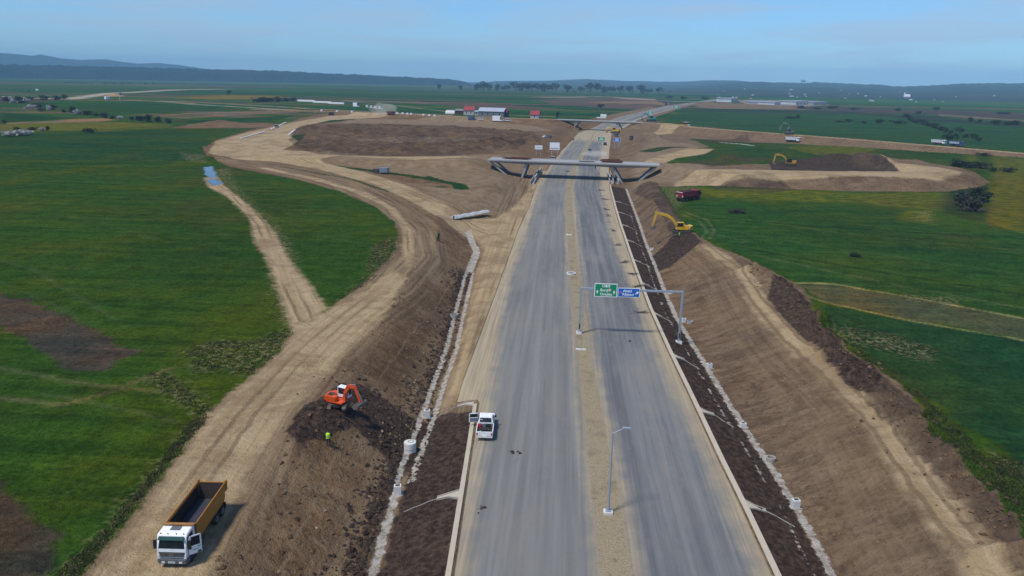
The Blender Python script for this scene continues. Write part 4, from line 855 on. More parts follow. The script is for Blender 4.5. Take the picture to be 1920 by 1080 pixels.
# ---------------------------------------------------------------- people: skeleton grown with a skin modifier
def person(label, loc, rz, arms='side', vest='hi_vis', legs='dark_cloth', helmet=False, hgt=1.76, name='person'):
    t = thing('person', label, 'person', loc, rz, None, hgt/1.76)
    V = []; E = []; Rr = []
    def v(p, r, par=None):
        V.append(p); Rr.append(r if hasattr(r, '__len__') else (r, r)); i = len(V)-1
        if par is not None: E.append((par, i))
        return i
    pel = v((0, 0, .95), (.17, .12)); w_ = v((0, 0, 1.12), (.16, .11), pel); ch = v((0, .0, 1.34), (.19, .13), w_); nk = v((0, .0, 1.50), .065, ch); hd0 = v((0, .015, 1.60), (.085, .10), nk); hd1 = v((0, .02, 1.69), (.085, .10), hd0); v((0, .015, 1.745), .055, hd1)
    for s in (-1, 1):
        hp = v((s*.10, 0, .88), .095, pel); kn = v((s*(.11), .02, .48), .062, hp); an = v((s*.12, -.02, .09), .042, kn); v((s*.14, .15, .045), .038, an)
        sh = v((s*.20, 0, 1.43), .06, ch)
        if arms == 'front': el = v((s*.27, -.02, 1.16), .045, sh); wr = v((s*.16, .2, 1.10), .032, el); dr = Vector((-s*.35, .9, .05))
        elif arms == 'hips': el = v((s*.40, -.06, 1.20), .045, sh); wr = v((s*.22, .1, 1.02), .032, el); dr = Vector((-s*.5, .5, -.5))
        else: el = v((s*.27, -.02, 1.15), .045, sh); wr = v((s*.29, .06, .91), .032, el); dr = Vector((0, .25, -1))
        dr.normalize(); wp = Vector(V[wr]); pm = v(tuple(wp+dr*.06), (.036, .018), wr); sd = dr.cross(Vector((0, 1, 0) if abs(dr.y) < .8 else (0, 0, 1))).normalized()
        for k, (o_, ln) in enumerate(((-.03, .07), (-.01, .085), (.01, .08), (.03, .06))):
            a = v(tuple(wp+dr*.10+sd*o_), .010, pm); b = v(tuple(wp+dr*(.10+ln*.55)+sd*o_*1.1), .009, a); v(tuple(wp+dr*(.10+ln*.9)+sd*o_+Vector((-s*.02, 0, -.01))), .008, b)
        a = v(tuple(wp+dr*.04+sd*.045), .011, pm); v(tuple(wp+dr*.085+sd*.06), .009, a)
    me = bpy.data.meshes.new('body'); me.from_pydata(V, E, []); o = bpy.data.objects.new('body', me); COL.objects.link(o)
    sk = o.modifiers.new('s', 'SKIN'); sub = o.modifiers.new('d', 'SUBSURF'); sub.levels = 1; sub.render_levels = 1
    for i, d in enumerate(me.skin_vertices[0].data): d.radius = Rr[i]; d.use_root = (i == 0)
    dg = bpy.context.evaluated_depsgraph_get(); dg.update(); m2 = bpy.data.meshes.new_from_object(o.evaluated_get(dg)); bpy.data.objects.remove(o)
    m2.name = 'body'; m2.materials.clear()
    for mm in ('skin', legs, 'dark_cloth', 'black_plastic'): m2.materials.append(_mats[mm])
    for f in m2.polygons:
        c = f.center; f.use_smooth = True
        wd = abs(c.x) < .25 or c.z > 1.13 or arms == 'hips'
        f.material_index = 3 if c.z < .1 else 1 if (c.z < .93 and abs(c.x) < .24) else (0 if c.z > 1.50 or (arms == 'front' and c.y > .17) or (arms == 'side' and c.z < .93) else 2)
    b = bpy.data.objects.new('body', m2); COL.objects.link(b); b.parent = t
    # vest: rings round the torso, open at the arms
    rings = [(.90, .205, .155), (1.05, .20, .15), (1.2, .205, .15), (1.36, .225, .16), (1.46, .17, .11), (1.50, .09, .085)]; n = 16; vs = []; fs = []
    for z, rx, ry in rings: vs += [(rx*math.cos(2*math.pi*i/n), ry*math.sin(2*math.pi*i/n), z) for i in range(n)]
    for k in range(len(rings)-1):
        for i in range(n): fs.append((k*n+i, k*n+(i+1) % n, (k+1)*n+(i+1) % n, (k+1)*n+i))
    ve = MB().add(vs, fs).build('vest', vest, t, smooth=True)
    if vest == 'hi_vis':
        st = MB(); 
        for z0, z1, rx, ry in ((1.0, 1.06, .208, .158), (1.16, 1.21, .209, .156)):
            vv = [(rx*math.cos(2*math.pi*i/n), ry*math.sin(2*math.pi*i/n), z) for z in (z0, z1) for i in range(n)]; st.add(vv, [(i, (i+1) % n, n+(i+1) % n, n+i) for i in range(n)])
        st.build('reflective_band', 'silver_paint', ve)
    # hair or helmet, face
    hs = []; hf = []; n2 = 12
    for k, (z, r) in enumerate(((1.655, .101), (1.70, .105), (1.75, .085), (1.785, .045))): hs += [(r*.92*math.cos(2*math.pi*i/n2), .005+r*1.08*math.sin(2*math.pi*i/n2), z+(.02 if (k == 0 and i in (2, 3, 4)) else 0)) for i in range(n2)]
    for k in range(3):
        for i in range(n2): hf.append((k*n2+i, k*n2+(i+1) % n2, (k+1)*n2+(i+1) % n2, (k+1)*n2+i))
    hf.append(tuple(range(3*n2, 4*n2))); MB().add(hs, hf).build('helmet' if helmet else 'hair', 'sign_white' if helmet else 'hair', t, smooth=True)
    fc = MB(); fc.hexa([(-.015, .10, 1.60), (.015, .10, 1.60), (.012, .135, 1.605), (-.012, .135, 1.605), (-.008, .10, 1.655), (.008, .10, 1.655), (.006, .115, 1.65), (-.006, .115, 1.65)])
    for s in (-1, 1): fc.hexa([(s*.086, -.005, 1.60), (s*.10, -.01, 1.60), (s*.10, .02, 1.60), (s*.086, .02, 1.60), (s*.086, -.01, 1.66), (s*.104, -.015, 1.66), (s*.104, .02, 1.66), (s*.086, .02, 1.66)])
    fc.build('nose_and_ears', 'skin', t); ey = MB()
    for s in (-1, 1): ey.box(s*.035-.012, s*.035+.012, .105, .112, 1.648, 1.66)
    ey.box(-.025, .025, .105, .112, 1.565, 1.572); ey.build('eyes_and_mouth', 'hair', t)
    return t
# ---------------------------------------------------------------- hills, mountains, forest on the skyline
def ridge(name, pts, dist, d0, mat, nz_amp=6, steps=26, cols=260, kind='structure', front=.75, base=1.0, rough=0.0):
    """pts: skyline (px, py); crest at distance dist, rising from distance d0"""
    px = np.array([p[0] for p in pts], float); py = np.array([p[1] for p in pts], float)
    xs = np.linspace(px[0], px[-1], cols); ysk = np.interp(xs, px, py)
    vs = []; fs = []; rows = steps+6
    for j in range(rows):
        t = j/(steps-1)
        for i in range(cols):
            x, y, z = ray_at(xs[i], ysk[i], dist); az = math.hypot(x, y); ux, uy = x/az, y/az
            d = d0+(dist-d0)*t
            k = (t**front if t < 1 else max(0, 1-(t-1)*4)) if t > 0 else 0
            hh = base+(z-base)*k
            vs.append((ux*d, uy*d, hh))
    V = np.array(vs); k = np.clip((V[:, 2]-base)/40, 0, 1)
    V[:, 2] += k*(nz_amp*fbm(V[:, 0]/260, V[:, 1]/260, 4)+rough*np.abs(fbm(V[:, 0]/28, V[:, 1]/28, 3)))
    for j in range(rows-1):
        for i in range(cols-1):
            a = j*cols+i; fs.append((a, a+1, a+cols+1, a+cols))
    me = bpy.data.meshes.new(name); me.from_pydata(V.tolist(), [], fs); me.polygons.foreach_set('use_smooth', [True]*len(fs)); me.materials.append(mat)
    o = bpy.data.objects.new(name, me); COL.objects.link(o); o['kind'] = kind; return o
def hill_mat(name, a, b, c, sc=.004):
    n = N(name); g = n.n('ShaderNodeNewGeometry'); x = n.noise(g, sc, 5, .62); y = n.noise(g, sc*6, 4, .65); z = n.noise(n.scale(g, (1, .35, 1)), sc*.8, 3, .6)
    q = n.mix(n.rng(x, .36, .62), a, b); q = n.mix(n.rng(y, .5, .7, 0, .6), q, c); q = n.mix(n.rng(z, .56, .7, 0, .5), q, (.05, .06, .03))
    return n.bsdf(q, .95, spec=.05, bump=y, bd=14)
HM = hill_mat('wooded_hill', (.016, .026, .018), (.034, .044, .026), (.050, .050, .034))
HM2 = hill_mat('far_mountain', (.02, .03, .02), (.03, .04, .03), (.04, .045, .03), .0015)
ridge('mountains', [(-250, 97), (-60, 100), (10, 101), (60, 105), (75, 102), (110, 109), (140, 112), (200, 113), (260, 119), (300, 118), (340, 123), (385, 129), (420, 131), (450, 130), (480, 133), (560, 140)], 9500, 8300, HM2, 12, 12, 200)
ridge('hills', [(840, 165), (885, 155), (930, 152), (1000, 151.5), (1060, 149.5), (1100, 148), (1130, 149.5), (1180, 152), (1230, 152.5), (1290, 153), (1330, 150.5), (1380, 151.5), (1440, 158), (1500, 164)], 8200, 5200, HM, 9, 20, 200)
ridge('hills', [(1180, 172), (1280, 161), (1330, 158), (1380, 154), (1420, 153.5), (1470, 154.5), (1505, 156.5), (1530, 154.5), (1580, 158), (1650, 158.5), (1680, 162), (1740, 160), (1800, 157), (1860, 155.5), (1920, 156), (2000, 154), (2200, 158)], 6400, 2700, HM, 8, 34, 300, front=1.25, rough=9)
FM = hill_mat('forest_mat', (.009, .016, .012), (.020, .029, .018), (.032, .036, .022), .02)
fo = ridge('forest', [(-300, 118), (-60, 121), (10, 122), (120, 124), (240, 127), (380, 130.5), (520, 134), (640, 140), (760, 145.5), (830, 149), (862, 152), (880, 156), (892, 161)], 5600, 4950, FM, 3, 14, 520, kind='stuff', front=.22, rough=15)

# ---------------------------------------------------------------- plants
def leaf_cloud(mb, c, r, n, size, seed, gaps=.0, flat=1.0):
    g = np.random.default_rng(seed); lobes = [(g.normal(0, .45, 3)*np.array([1, 1, flat*.8]), .45+.3*g.random()) for _ in range(9)]
    for _ in range(n):
        lc, lr = lobes[int(g.integers(len(lobes)))]
        d = g.normal(size=3); d /= np.linalg.norm(d); p = lc+d*lr*(.55+.45*g.random()**.5)
        p = p*np.array([r, r, r*flat])+np.array(c)
        if p[2] < .05: p[2] = .05+.2*g.random()
        a = g.normal(size=3); a /= np.linalg.norm(a); b = np.cross(a, g.normal(size=3)); b /= np.linalg.norm(b); s = size*(.6+.8*g.random())
        q = [p+a*s, p+b*s*.8, p-a*s, p-b*s*.8]; mb.add([tuple(v) for v in q], [(0, 1, 2, 3)])
_crown = {}
def tree(label, loc, h, w, kind='leaf_dark', group=None, seed=0, name='tree', trunk_h=.28):
    t = thing(name, label, 'tree', loc, seed*1.7, group); key = (kind, seed % 4)
    if key not in _crown:
        c = MB(); leaf_cloud(c, (0, 0, .62), .42, 420, .045, 50+seed % 4, flat=.85)
        co = c.build('crown', kind, None); tr = MB().tube((0, 0, 0), (.01, 0, .4), .028, .018, 7)
        for a in range(5): tr.tube((.01, 0, .25+.05*a), (.26*math.cos(a*1.9), .26*math.sin(a*1.9), .6+.05*a), .012, .005, 5)
        to = tr.build('trunk', 'bark', None); _crown[key] = (co.data, to.data); bpy.data.objects.remove(co); bpy.data.objects.remove(to)
    for nm, d in (('crown', _crown[key][0]), ('trunk', _crown[key][1])):
        o = bpy.data.objects.new(nm, d); COL.objects.link(o); o.parent = t; o.scale = (w, w, h)
    return t
_bush = {}
def shrub(label, loc, w, h, kind, group=None, seed=0, cat='shrub', depth=None, name='shrub'):
    key = (kind, seed % 4)
    if key not in _bush:
        c = MB(); leaf_cloud(c, (0, 0, .42), .42, 360, .06, 90+seed % 4, flat=1.05)
        for a in range(6): c.tube((0, 0, 0), (.3*math.cos(a), .3*math.sin(a), .7), .012, .004, 4)
        o = c.build(name, kind, None); _bush[key] = o.data; bpy.data.objects.remove(o)
    o = bpy.data.objects.new(name, _bush[key]); COL.objects.link(o); o.location = loc; o.scale = (w, depth or w, h); o.rotation_euler[2] = seed*.3 if depth is None else 0
    return tag(o, label, cat, group)
def pxm(px, py):       # metres per photo pixel at a ground place
    v = G(px, py); z = (np.array(v)-np.array([0, 0, CAMH]))@fw; return v, z/F
# far row of trees
for i, (px, w, h) in enumerate([(893, 8, 9), (900, 10, 11), (908, 10, 13), (917, 10, 10), (932, 8, 10), (945, 7, 8), (953, 8, 9), (966, 13, 13), (977, 12, 12), (988, 12, 13), (998, 12, 12), (1008, 11, 12), (1018, 12, 12), (1029, 12, 12), (1043, 12, 13), (1062, 12, 11), (1064, 6, 8), (1088, 10, 10), (1106, 13, 14), (1118, 12, 14), (1133, 11, 10), (1145, 10, 11), (1163, 11, 11), (1179, 11, 11), (1203, 12, 13), (1215, 9, 9), (1234, 8, 10), (823, 6, 8), (864, 6, 7)]):
    py = 170.5+(px-893)*.021+(0 if px > 1080 else 0); v, s = pxm(px, py)
    tree('dark round crowned tree in the distant row below the hills', v, h*s*1.45, w*s*1.7, 'leaf_dark', 'trees in the distant row', i)
for i, (px, py, w, h, lb) in enumerate([(429, 179, 9, 10, 'lone dark tree beside the yellow flower strip'), (1782, 270, 22, 21, 'large dark tree standing behind the loaded dump trucks'), (1800, 254, 15, 14, 'round dark tree behind and right of the large dark tree'), (1825, 264, 13, 13, 'dark tree at the near end of the hedge line on the right'), (1045, 222, 8, 12, 'dark tree beside the near end of the second overpass'), (1127, 205, 12, 11, 'dark bushy tree beside the curving motorway'), (1507, 157, 7, 7, 'tiny tree on the crest of the wooded hills')]):
    if py < 160: x, y, z = ray_at(px, py, 6350); v = Vector((x, y, z-4)); s = 6350/F
    else: v, s = pxm(px, py)
    tree(lb, v, h*s*1.1, w*s*1.2, 'leaf_dark', None, i)
hedge = [(10, 190, 20, 9, 'd'), (32, 189, 18, 8, 'd'), (55, 188, 18, 8, 'd'), (80, 188, 20, 8, 'd'), (105, 187, 16, 7, 'd'), (122, 186, 14, 8, 'd'), (72, 201, 18, 9, 'g'), (98, 206, 16, 9, 'd'), (137, 212, 14, 12, 'd'), (165, 216, 18, 8, 'd'), (180, 218, 14, 7, 'd'), (198, 221, 16, 8, 'd'), (212, 223, 10, 6, 'd'), (248, 225, 12, 6, 'g'), (262, 227, 16, 11, 'd'), (280, 229, 16, 12, 'd'), (297, 229, 14, 10, 'd'), (315, 231, 14, 8, 'g'), (40, 194, 12, 6, 'g'), (78, 209, 14, 6, 'g'), (118, 211, 12, 6, 'g')]
for i, (px, py, w, h, k) in enumerate(hedge):
    v, s = pxm(px, py); shrub('dark leafless shrub in the hedge line across the left fields', v, w*s*1.15, h*s*1.25, 'leaf_dark' if k == 'd' else 'leaf_grey', 'shrubs of the left hedge line', i)
for i, (px, py, w, h) in enumerate([(23, 194, 15, 10), (50, 192, 12, 7), (58, 204, 16, 9), (91, 207, 9, 8), (145, 215, 20, 8), (226, 223, 14, 5)]):
    v, s = pxm(px, py); shrub('white blossoming shrub in the hedge line across the left fields', v, w*s*1.15, h*s*1.3, 'blossom', 'blossoming shrubs of the left hedge line', i)
for i, (px, py, w, h, k, lb) in enumerate([(14, 255, 30, 9, 'blossom', 'low white blossoming shrub at the left edge of the big field'), (42, 254, 34, 10, 'blossom', 'wide white blossoming shrub beside the big field'), (62, 244, 18, 7, 'leaf_green', 'pale green shrub behind the wide blossoming shrub'), (30, 246, 14, 7, 'leaf_green', 'green shrub behind the low blossoming shrub'), (78, 246, 14, 6, 'blossom', 'small pale shrub right of the wide blossoming shrub'), (90, 245, 10, 8, 'leaf_dark', 'dark shrub beside the small pale shrub'), (168, 248, 22, 9, 'leaf_dark', 'dark shrub alone on the edge of the big field'), (8, 232, 8, 6, 'leaf_dark', 'small dark shrub at the end of the tan strip'), (823, 452, 7, 17, 'leaf_green', 'narrow green bush on the bank beside the bend of the haul road')]):
    v, s = pxm(px, py); shrub(lb, v, w*s*1.1, h*s*1.25, k, None, i)
for i, (px, py, w, h) in enumerate([(480, 191, 22, 6), (492, 191, 20, 8), (505, 191, 20, 9), (520, 191, 14, 8), (535, 190, 18, 6), (552, 190, 14, 6)]):
    v, s = pxm(px, py); shrub('dark shrub in the clump beside the yellow flower strip', v, w*s*1.15, h*s*1.3, 'leaf_dark', 'shrubs by the yellow flower strip', i)
for i, (px, py, w, h) in enumerate([(1698, 220, 14, 6), (1706, 226, 14, 7), (1716, 230, 14, 7), (1728, 233, 16, 8), (1740, 237, 16, 8), (1752, 240, 16, 9), (1764, 245, 14, 9), (1774, 248, 12, 7), (1812, 258, 12, 7), (1836, 264, 12, 5), (1782, 250, 8, 6)]):
    v, s = pxm(px, py); shrub('grey leafless shrub in the hedge line across the right fields', v, w*s*1.2, h*s*1.3, 'leaf_grey' if i % 3 else 'leaf_dark', 'shrubs of the right hedge line', i)
for i, (px, py, w, h) in enumerate([(1480, 222, 20, 3), (1496, 222, 10, 5), (1575, 229, 16, 3), (1590, 229, 12, 4), (1620, 231, 12, 3), (1650, 231, 16, 6), (1685, 232, 20, 6), (1820, 228, 9, 6), (1838, 230, 8, 5), (1868, 233, 20, 6), (1890, 234, 18, 6), (1905, 234, 18, 6), (1684, 208, 12, 4), (1755, 206, 14, 4), (1880, 214, 20, 4), (1560, 204, 18, 4), (1500, 203, 20, 4), (1530, 205, 16, 3), (1600, 206, 14, 4), (1720, 214, 12, 4), (1320, 186, 14, 4), (1280, 186, 16, 4), (1255, 184, 14, 4)]):
    v, s = pxm(px, py); shrub('dark shrub clump scattered across the distant right fields', v, w*s*1.2, h*s*1.5, 'leaf_dark', 'shrub clumps of the distant right fields', i)
for i, (px, py, w, h, k, lb) in enumerate([(1795, 312, 34, 12, 'leaf_dark', 'dark shrub at the left end of the thicket past the ramp bend'), (1816, 314, 34, 12, 'leaf_dark', 'dark shrub in the middle of the thicket past the ramp bend'), (1838, 316, 28, 11, 'leaf_dark', 'dark shrub at the right end of the thicket past the ramp bend'), (1862, 322, 16, 9, 'leaf_green', 'small green shrub right of the thicket past the ramp bend'), (1893, 323, 26, 9, 'leaf_grey', 'grey shrub near the right edge past the ramp bend'), (1846, 292, 18, 7, 'leaf_dark', 'dark shrub below the embankment road at the right'),
        (1806, 385, 34, 20, 'leaf_grey', 'grey brushwood at the left of the patch below the ramp bend'), (1828, 396, 44, 24, 'leaf_grey', 'largest grey brushwood in the patch below the ramp bend'), (1846, 378, 32, 18, 'leaf_dark', 'dark brushwood at the back of the patch below the ramp bend'), (1816, 372, 28, 14, 'leaf_dark', 'dark brushwood nearest the ramp bend foot'), (1838, 362, 30, 10, 'leaf_dark', 'low dark brushwood right of the ramp bend foot'), (1385, 399, 34, 7, 'leaf_grey', 'low grey brush patch alone in the green field'), (1602, 480, 26, 6, 'leaf_dark', 'low dark weed patch alone in the green field'),
        (1700, 220, 9, 4, 'leaf_dark', 'small dark shrub at the start of the right hedge line')]):
    v, s = pxm(px, py); shrub(lb, v, w*s*1.15, h*s*1.2, k, None, i+1)
# weeds along the edges of the bare ground, one mass
def scatter(name, label_kind, regions, n, mk, mat):
    mb = MB(); g = np.random.default_rng(11)
    for q, k in regions:
        mn = q.min(0); mx = q.max(0); pts = g.random((k*4, 2))*(mx-mn)+mn; d = psdf(q, pts[:, 0].copy(), pts[:, 1].copy()); pts = pts[d > 0][:int(k*1.4)]
        zz = height(pts[:, 0], pts[:, 1])
        for (x, y), z in zip(pts, zz): mk(mb, g, x, y, z)
    o = mb.build(name, mat); o['kind'] = 'stuff'; return o
def weed_mk(mb, g, x, y, z):
    s = .07+.15*g.random()**2
    for _ in range(7):
        a = g.random()*6.28; l = s*(.6+g.random()); d = .05+.5*g.random()
        bx, by = x+g.normal()*.22, y+g.normal()*.22
        mb.add([(bx-.05, by, z-.02), (bx+.05, by+.03, z-.02), (bx+math.cos(a)*d*l*2, by+math.sin(a)*d*l*2, z+l)], [(0, 1, 2)])
scatter('weeds', None, [(DRY[0], 260), (DRY[1], 520), (DRY[2], 320), (DRY[3], 900), (DRY[4], 160), (DRY[5], 120), (DRY[6], 160), (DRY[10], 130), (poly([(1690, 722), (1740, 768), (1710, 795), (1790, 880), (1870, 960), (1940, 1040), (1960, 900), (1850, 860), (1740, 745)]), 1300), (poly([(1530, 600), (1548, 630), (1690, 722), (1700, 710), (1560, 622)]), 260)], 0, weed_mk, 'weed')
def clod_mk(mb, g, x, y, z, s=None):
    s = s or (.06+.30*g.random()**4); o = [(1, 0, 0), (-1, 0, 0), (0, 1, 0), (0, -1, 0), (0, 0, 1), (0, 0, -1)]; a = g.random()*6.28; ca, sa = math.cos(a), math.sin(a)
    vs = []
    for p in o:
        k = s*(.6+.6*g.random()); vs.append((x+k*(p[0]*ca-p[1]*sa)+s*.2*g.normal(), y+k*(p[0]*sa+p[1]*ca)+s*.2*g.normal(), z+k*p[2]*.75+s*.2))
    mb.add(vs, [(0, 2, 4), (2, 1, 4), (1, 3, 4), (3, 0, 4), (2, 0, 5), (1, 2, 5), (3, 1, 5), (0, 3, 5)])
def strip_clods(name, fn, y0, y1, n, mat, seed, smax=.3):
    g = np.random.default_rng(seed); ys = y0*(y1/y0)**g.random(n); u = np.array([fn(y, g) for y in ys]); X = u+xc(ys); Z = height(X, ys); mb = MB()
    for x, y, z in zip(X, ys, Z): clod_mk(mb, g, x, y, z-.03, .05+smax*g.random()**4)
    o = mb.build(name, mat); o['kind'] = 'stuff'
strip_clods('soil_clods', lambda y, g: float(np.interp(y, YK, DTL))-1.0-abs(g.normal())*1.3, 46, 150, 3200, 'clod', 1, .34)
strip_clods('soil_clods', lambda y, g: float(np.interp(y, YK, DTR))-.55-abs(g.normal())*.5, 48, 200, 1500, 'clod', 2, .24)
strip_clods('soil_clods', lambda y, g: float(np.interp(y, YK, DTL))+.75+abs(g.normal())*.9, 46, 80, 700, 'clod', 3, .2)
strip_clods('soil_clods', lambda y, g: float(np.interp(y, YK, DTL))+.1+g.normal()*.18, 68, 150, 500, 'clod', 4, .3)
strip_clods('soil_clods', lambda y, g: float(np.interp(y, YK, DTL))-1.0-(9.5*g.random()**1.3), 44, 150, 1700, 'soil_lump', 14, .28)
strip_clods('soil_clods', lambda y, g: float(np.interp(y, YK, CRR))+4.5+g.normal()*1.6, 48, 150, 1500, 'soil_lump', 15, .30)
strip_clods('stones', lambda y, g: float(np.interp(y, YK, DTL))-1.5-abs(g.normal())*3.0, 46, 120, 220, 'stone', 5, .2)
strip_clods('stones', lambda y, g: float(np.interp(y, YK, CRR))-2+g.normal()*3.5, 50, 150, 200, 'stone', 6, .16)
strip_clods('stones', lambda y, g: 5.2+g.normal()*.9-.012*(y-60), 46, 120, 500, 'stone', 8, .07)
g8 = np.random.default_rng(8); mbx = MB()
for px, py, r, n in [(600, 800, 3.2, 170), (901, 953, .5, 14), (1180, 640, 1.2, 8), (975, 850, 1.0, 6), (720, 760, 4.5, 190), (1265, 458, 3, 150), (660, 720, 4, 110)]:
    c = G(px, py)
    xx, yy_ = c.x+g8.normal(size=n)*r*.5, c.y+g8.normal(size=n)*r*.5
    for x, y, z in zip(xx, yy_, height(xx, yy_)): clod_mk(mbx, g8, x, y, z-.03, .05+.28*g8.random()**4)
o = mbx.build('soil_clods', 'clod'); o['kind'] = 'stuff'

# ---------------------------------------------------------------- kerbs, drain chutes, ditch fittings
def atY(px, py, Y):
    d = fw+rt*(px-960)/F-up*(py-540)/F; t = Y/d[1]; return float(d[0]*t), float(CAMH+d[2]*t)
def strip_mesh(name, K, y0, y1, w, h, mat, side):
    ys = np.arange(y0, y1, 1.5); mb = MB(); vs = []; fs = []
    for y in ys:
        u = float(bk(K, y)+xc(y)); a, b = (u, u+side*w)
        vs += [(a, y, -.12), (a, y, h), (b, y, h), (b, y, -.25)]
    for i in range(len(ys)-1):
        for k in range(3): fs.append((i*4+k, i*4+k+1, i*4+k+5, i*4+k+4))
    mb.add(vs, fs); o = mb.build(name, mat); o['kind'] = 'structure'; return o
strip_mesh('kerb', KBL, 30, 83, .45, .09, 'kerb_concrete', -1)
strip_mesh('kerb', KBR, 30, 291, .52, .09, 'kerb_concrete', 1)
def chute(y, side, label, group):
    K, D = (KBL, DTL) if side < 0 else (KBR, DTR)
    u0 = float(bk(K, y))+side*.45; u2 = float(bk(D, y))-side*1.3; t = thing('drain_chute', label, 'drain chute', (u0, y, hz(u0, y)), 0, group)
    L = 2.1*min(1, abs(u2-u0)/4.5); q = []
    for f, w in ((0, .75), (.45, .34), (1, .22)):
        u = u0+side*L*f; z = hz(u, y)-hz(u0, y)+.07; q.append((side*L*f, w, z))
    a = MB()
    for (x0, w0, z0), (x1, w1, z1) in zip(q[:-1], q[1:]): a.hexa([(x0, -w0, z0-.15), (x1, -w1, z1-.15), (x1, w1, z1-.15), (x0, w0, z0-.15), (x0, -w0, z0), (x1, -w1, z1), (x1, w1, z1), (x0, w0, z0)])
    ap = a.build('apron', 'kerb_concrete', t); r = MB()
    for s in (-1, 1):
        for (x0, w0, z0), (x1, w1, z1) in zip(q[:-1], q[1:]): r.hexa([(x0, s*w0-.05, z0-.1), (x1, s*w1-.05, z1-.1), (x1, s*w1+.05, z1-.1), (x0, s*w0+.05, z0-.1), (x0, s*w0-.05, z0+.1), (x1, s*w1-.05, z1+.1), (x1, s*w1+.05, z1+.1), (x0, s*w0+.05, z0+.1)])
    r.build('rim', 'concrete', t)
    c = MB(); p0 = Vector((u0+side*L, y, hz(u0+side*L, y))); yy = y-2.2*min(1, y/90); p1 = Vector((u2, yy, hz(u2, yy)))
    for i in range(4):
        a0 = p0.lerp(p1, i/4); a1 = p0.lerp(p1, (i+1)/4); a0.z = hz(a0.x, a0.y)+.03; a1.z = hz(a1.x, a1.y)+.03; o0 = Vector((u0, y, hz(u0, y))); c.tube(a0-o0, a1-o0, .04, n=6)
    c.build('channel', 'concrete', t)
chs = [63.2, 84, 102.5, 123, 143, 163, 184, 205, 226, 247]
for i, y in enumerate(chs): chute(y, 1, ['concrete drain chute off the right kerb closest to the bottom edge', 'concrete drain chute off the right kerb, second from the bottom edge', 'concrete drain chute off the right kerb just in front of the sign gantry', 'concrete drain chute off the right kerb just behind the sign gantry'][i] if i < 4 else 'small concrete drain chute off the right kerb beyond the sign gantry', 'drain chutes of the right kerb')
chute(62.2, -1, 'concrete drain chute off the left kerb in front of the white pickup', 'drain chutes of the left kerb'); chute(83, -1, 'concrete drain chute at the left kerb end beyond the white pickup', 'drain chutes of the left kerb')
def inlet(px, py, label, ring=False, r=.75, h=1.0, z=-1.0, lid=False):
    pc = 'pale_concrete' if lid or h > .95 else 'concrete'
    v = G(px, py, z)
    t = thing('manhole_ring' if ring else 'concrete_inlet', label, 'manhole' if ring else 'drain inlet', (v.x, v.y, v.z-.1), .2)
    if ring:
        MB().ring((0, 0, 0), r, r-.12, 0, h, 28).build('ring', pc, t, smooth=True); MB().ring((0, 0, h*.45), r+.012, r-.02, 0, .05, 28).build('joint', 'concrete', t)
        if lid: l = MB().tube((0, 0, h), (0, 0, h+.10), r*.98, n=28).build('cover_slab', 'pale_concrete', t, smooth=True); MB().ring((.1, .1, h+.10), r*.5, r*.36, 0, .05, 22).build('opening_rim', 'concrete', l)
    else:
        MB().box(-.35, .35, -.3, .3, 0, h).build('wall', 'pale_concrete', t, bevel=.03); MB().box(-.22, .22, -.18, .18, h-.05, h+.012).build('opening', 'chassis', t)
        MB().box(-.55, .55, -.4, .4, 0, .16).build('footing', 'concrete', t)
    return t
inlet(769, 846, 'tall white concrete manhole ring with cover beside the left ditch', True, .66, 1.1, -1.2, True)
inlet(801, 783, 'white concrete drain inlet in the left ditch below the orange excavator', h=1.1); inlet(746, 927, 'white concrete drain inlet in the left ditch nearest the bottom edge', h=1.1)
inlet(852, 594, 'pale concrete manhole ring half buried beside the far left ditch', True, .7, .6)
inlet(1330, 690, 'white concrete drain inlet on the right ditch between the gantry and the second chute', h=.8); inlet(1393, 800, 'pale concrete drain inlet on the right ditch beside the second chute', h=.6)
inlet(1445, 864, 'round pale manhole ring beside the right ditch', True, .5, .55); inlet(1491, 952, 'white concrete drain inlet on the right ditch nearest the bottom edge', h=1.0)
inlet(1282, 604, 'white concrete drain inlet behind the right gantry post', h=.8); inlet(1294, 606, 'pale manhole ring lying right of the right gantry post', True, .55, .5)
inlet(1257, 551, 'small white drain inlet on the right ditch beyond the sign gantry', h=.7); inlet(1222, 470, 'white drain inlet on the right ditch below the yellow excavator', h=.8)
v = G(1071, 514, 0); t = thing('manhole_ring', 'white rimmed open manhole in the median strip beyond the gantry', 'manhole', v); MB().ring((0, 0, 0), .95, .7, -.1, .3, 26).build('ring', 'pale_concrete', t); MB().tube((0, 0, .0), (0, 0, .05), .72, n=24).build('dark_shaft', 'chassis', t); MB().box(-.75, .75, -.06, .06, .27, .36).build('cross_bar', 'concrete', t)
v = G(1067, 441, 0); t = thing('concrete_footing', 'small white concrete footing in the median strip far ahead', 'footing', v); MB().box(-.7, .7, -.35, .35, -.1, .22).build('block', 'pale_concrete', t); MB().tube((0, 0, .2), (0, 0, .5), .06).build('anchor_bolt', 'chassis', t)

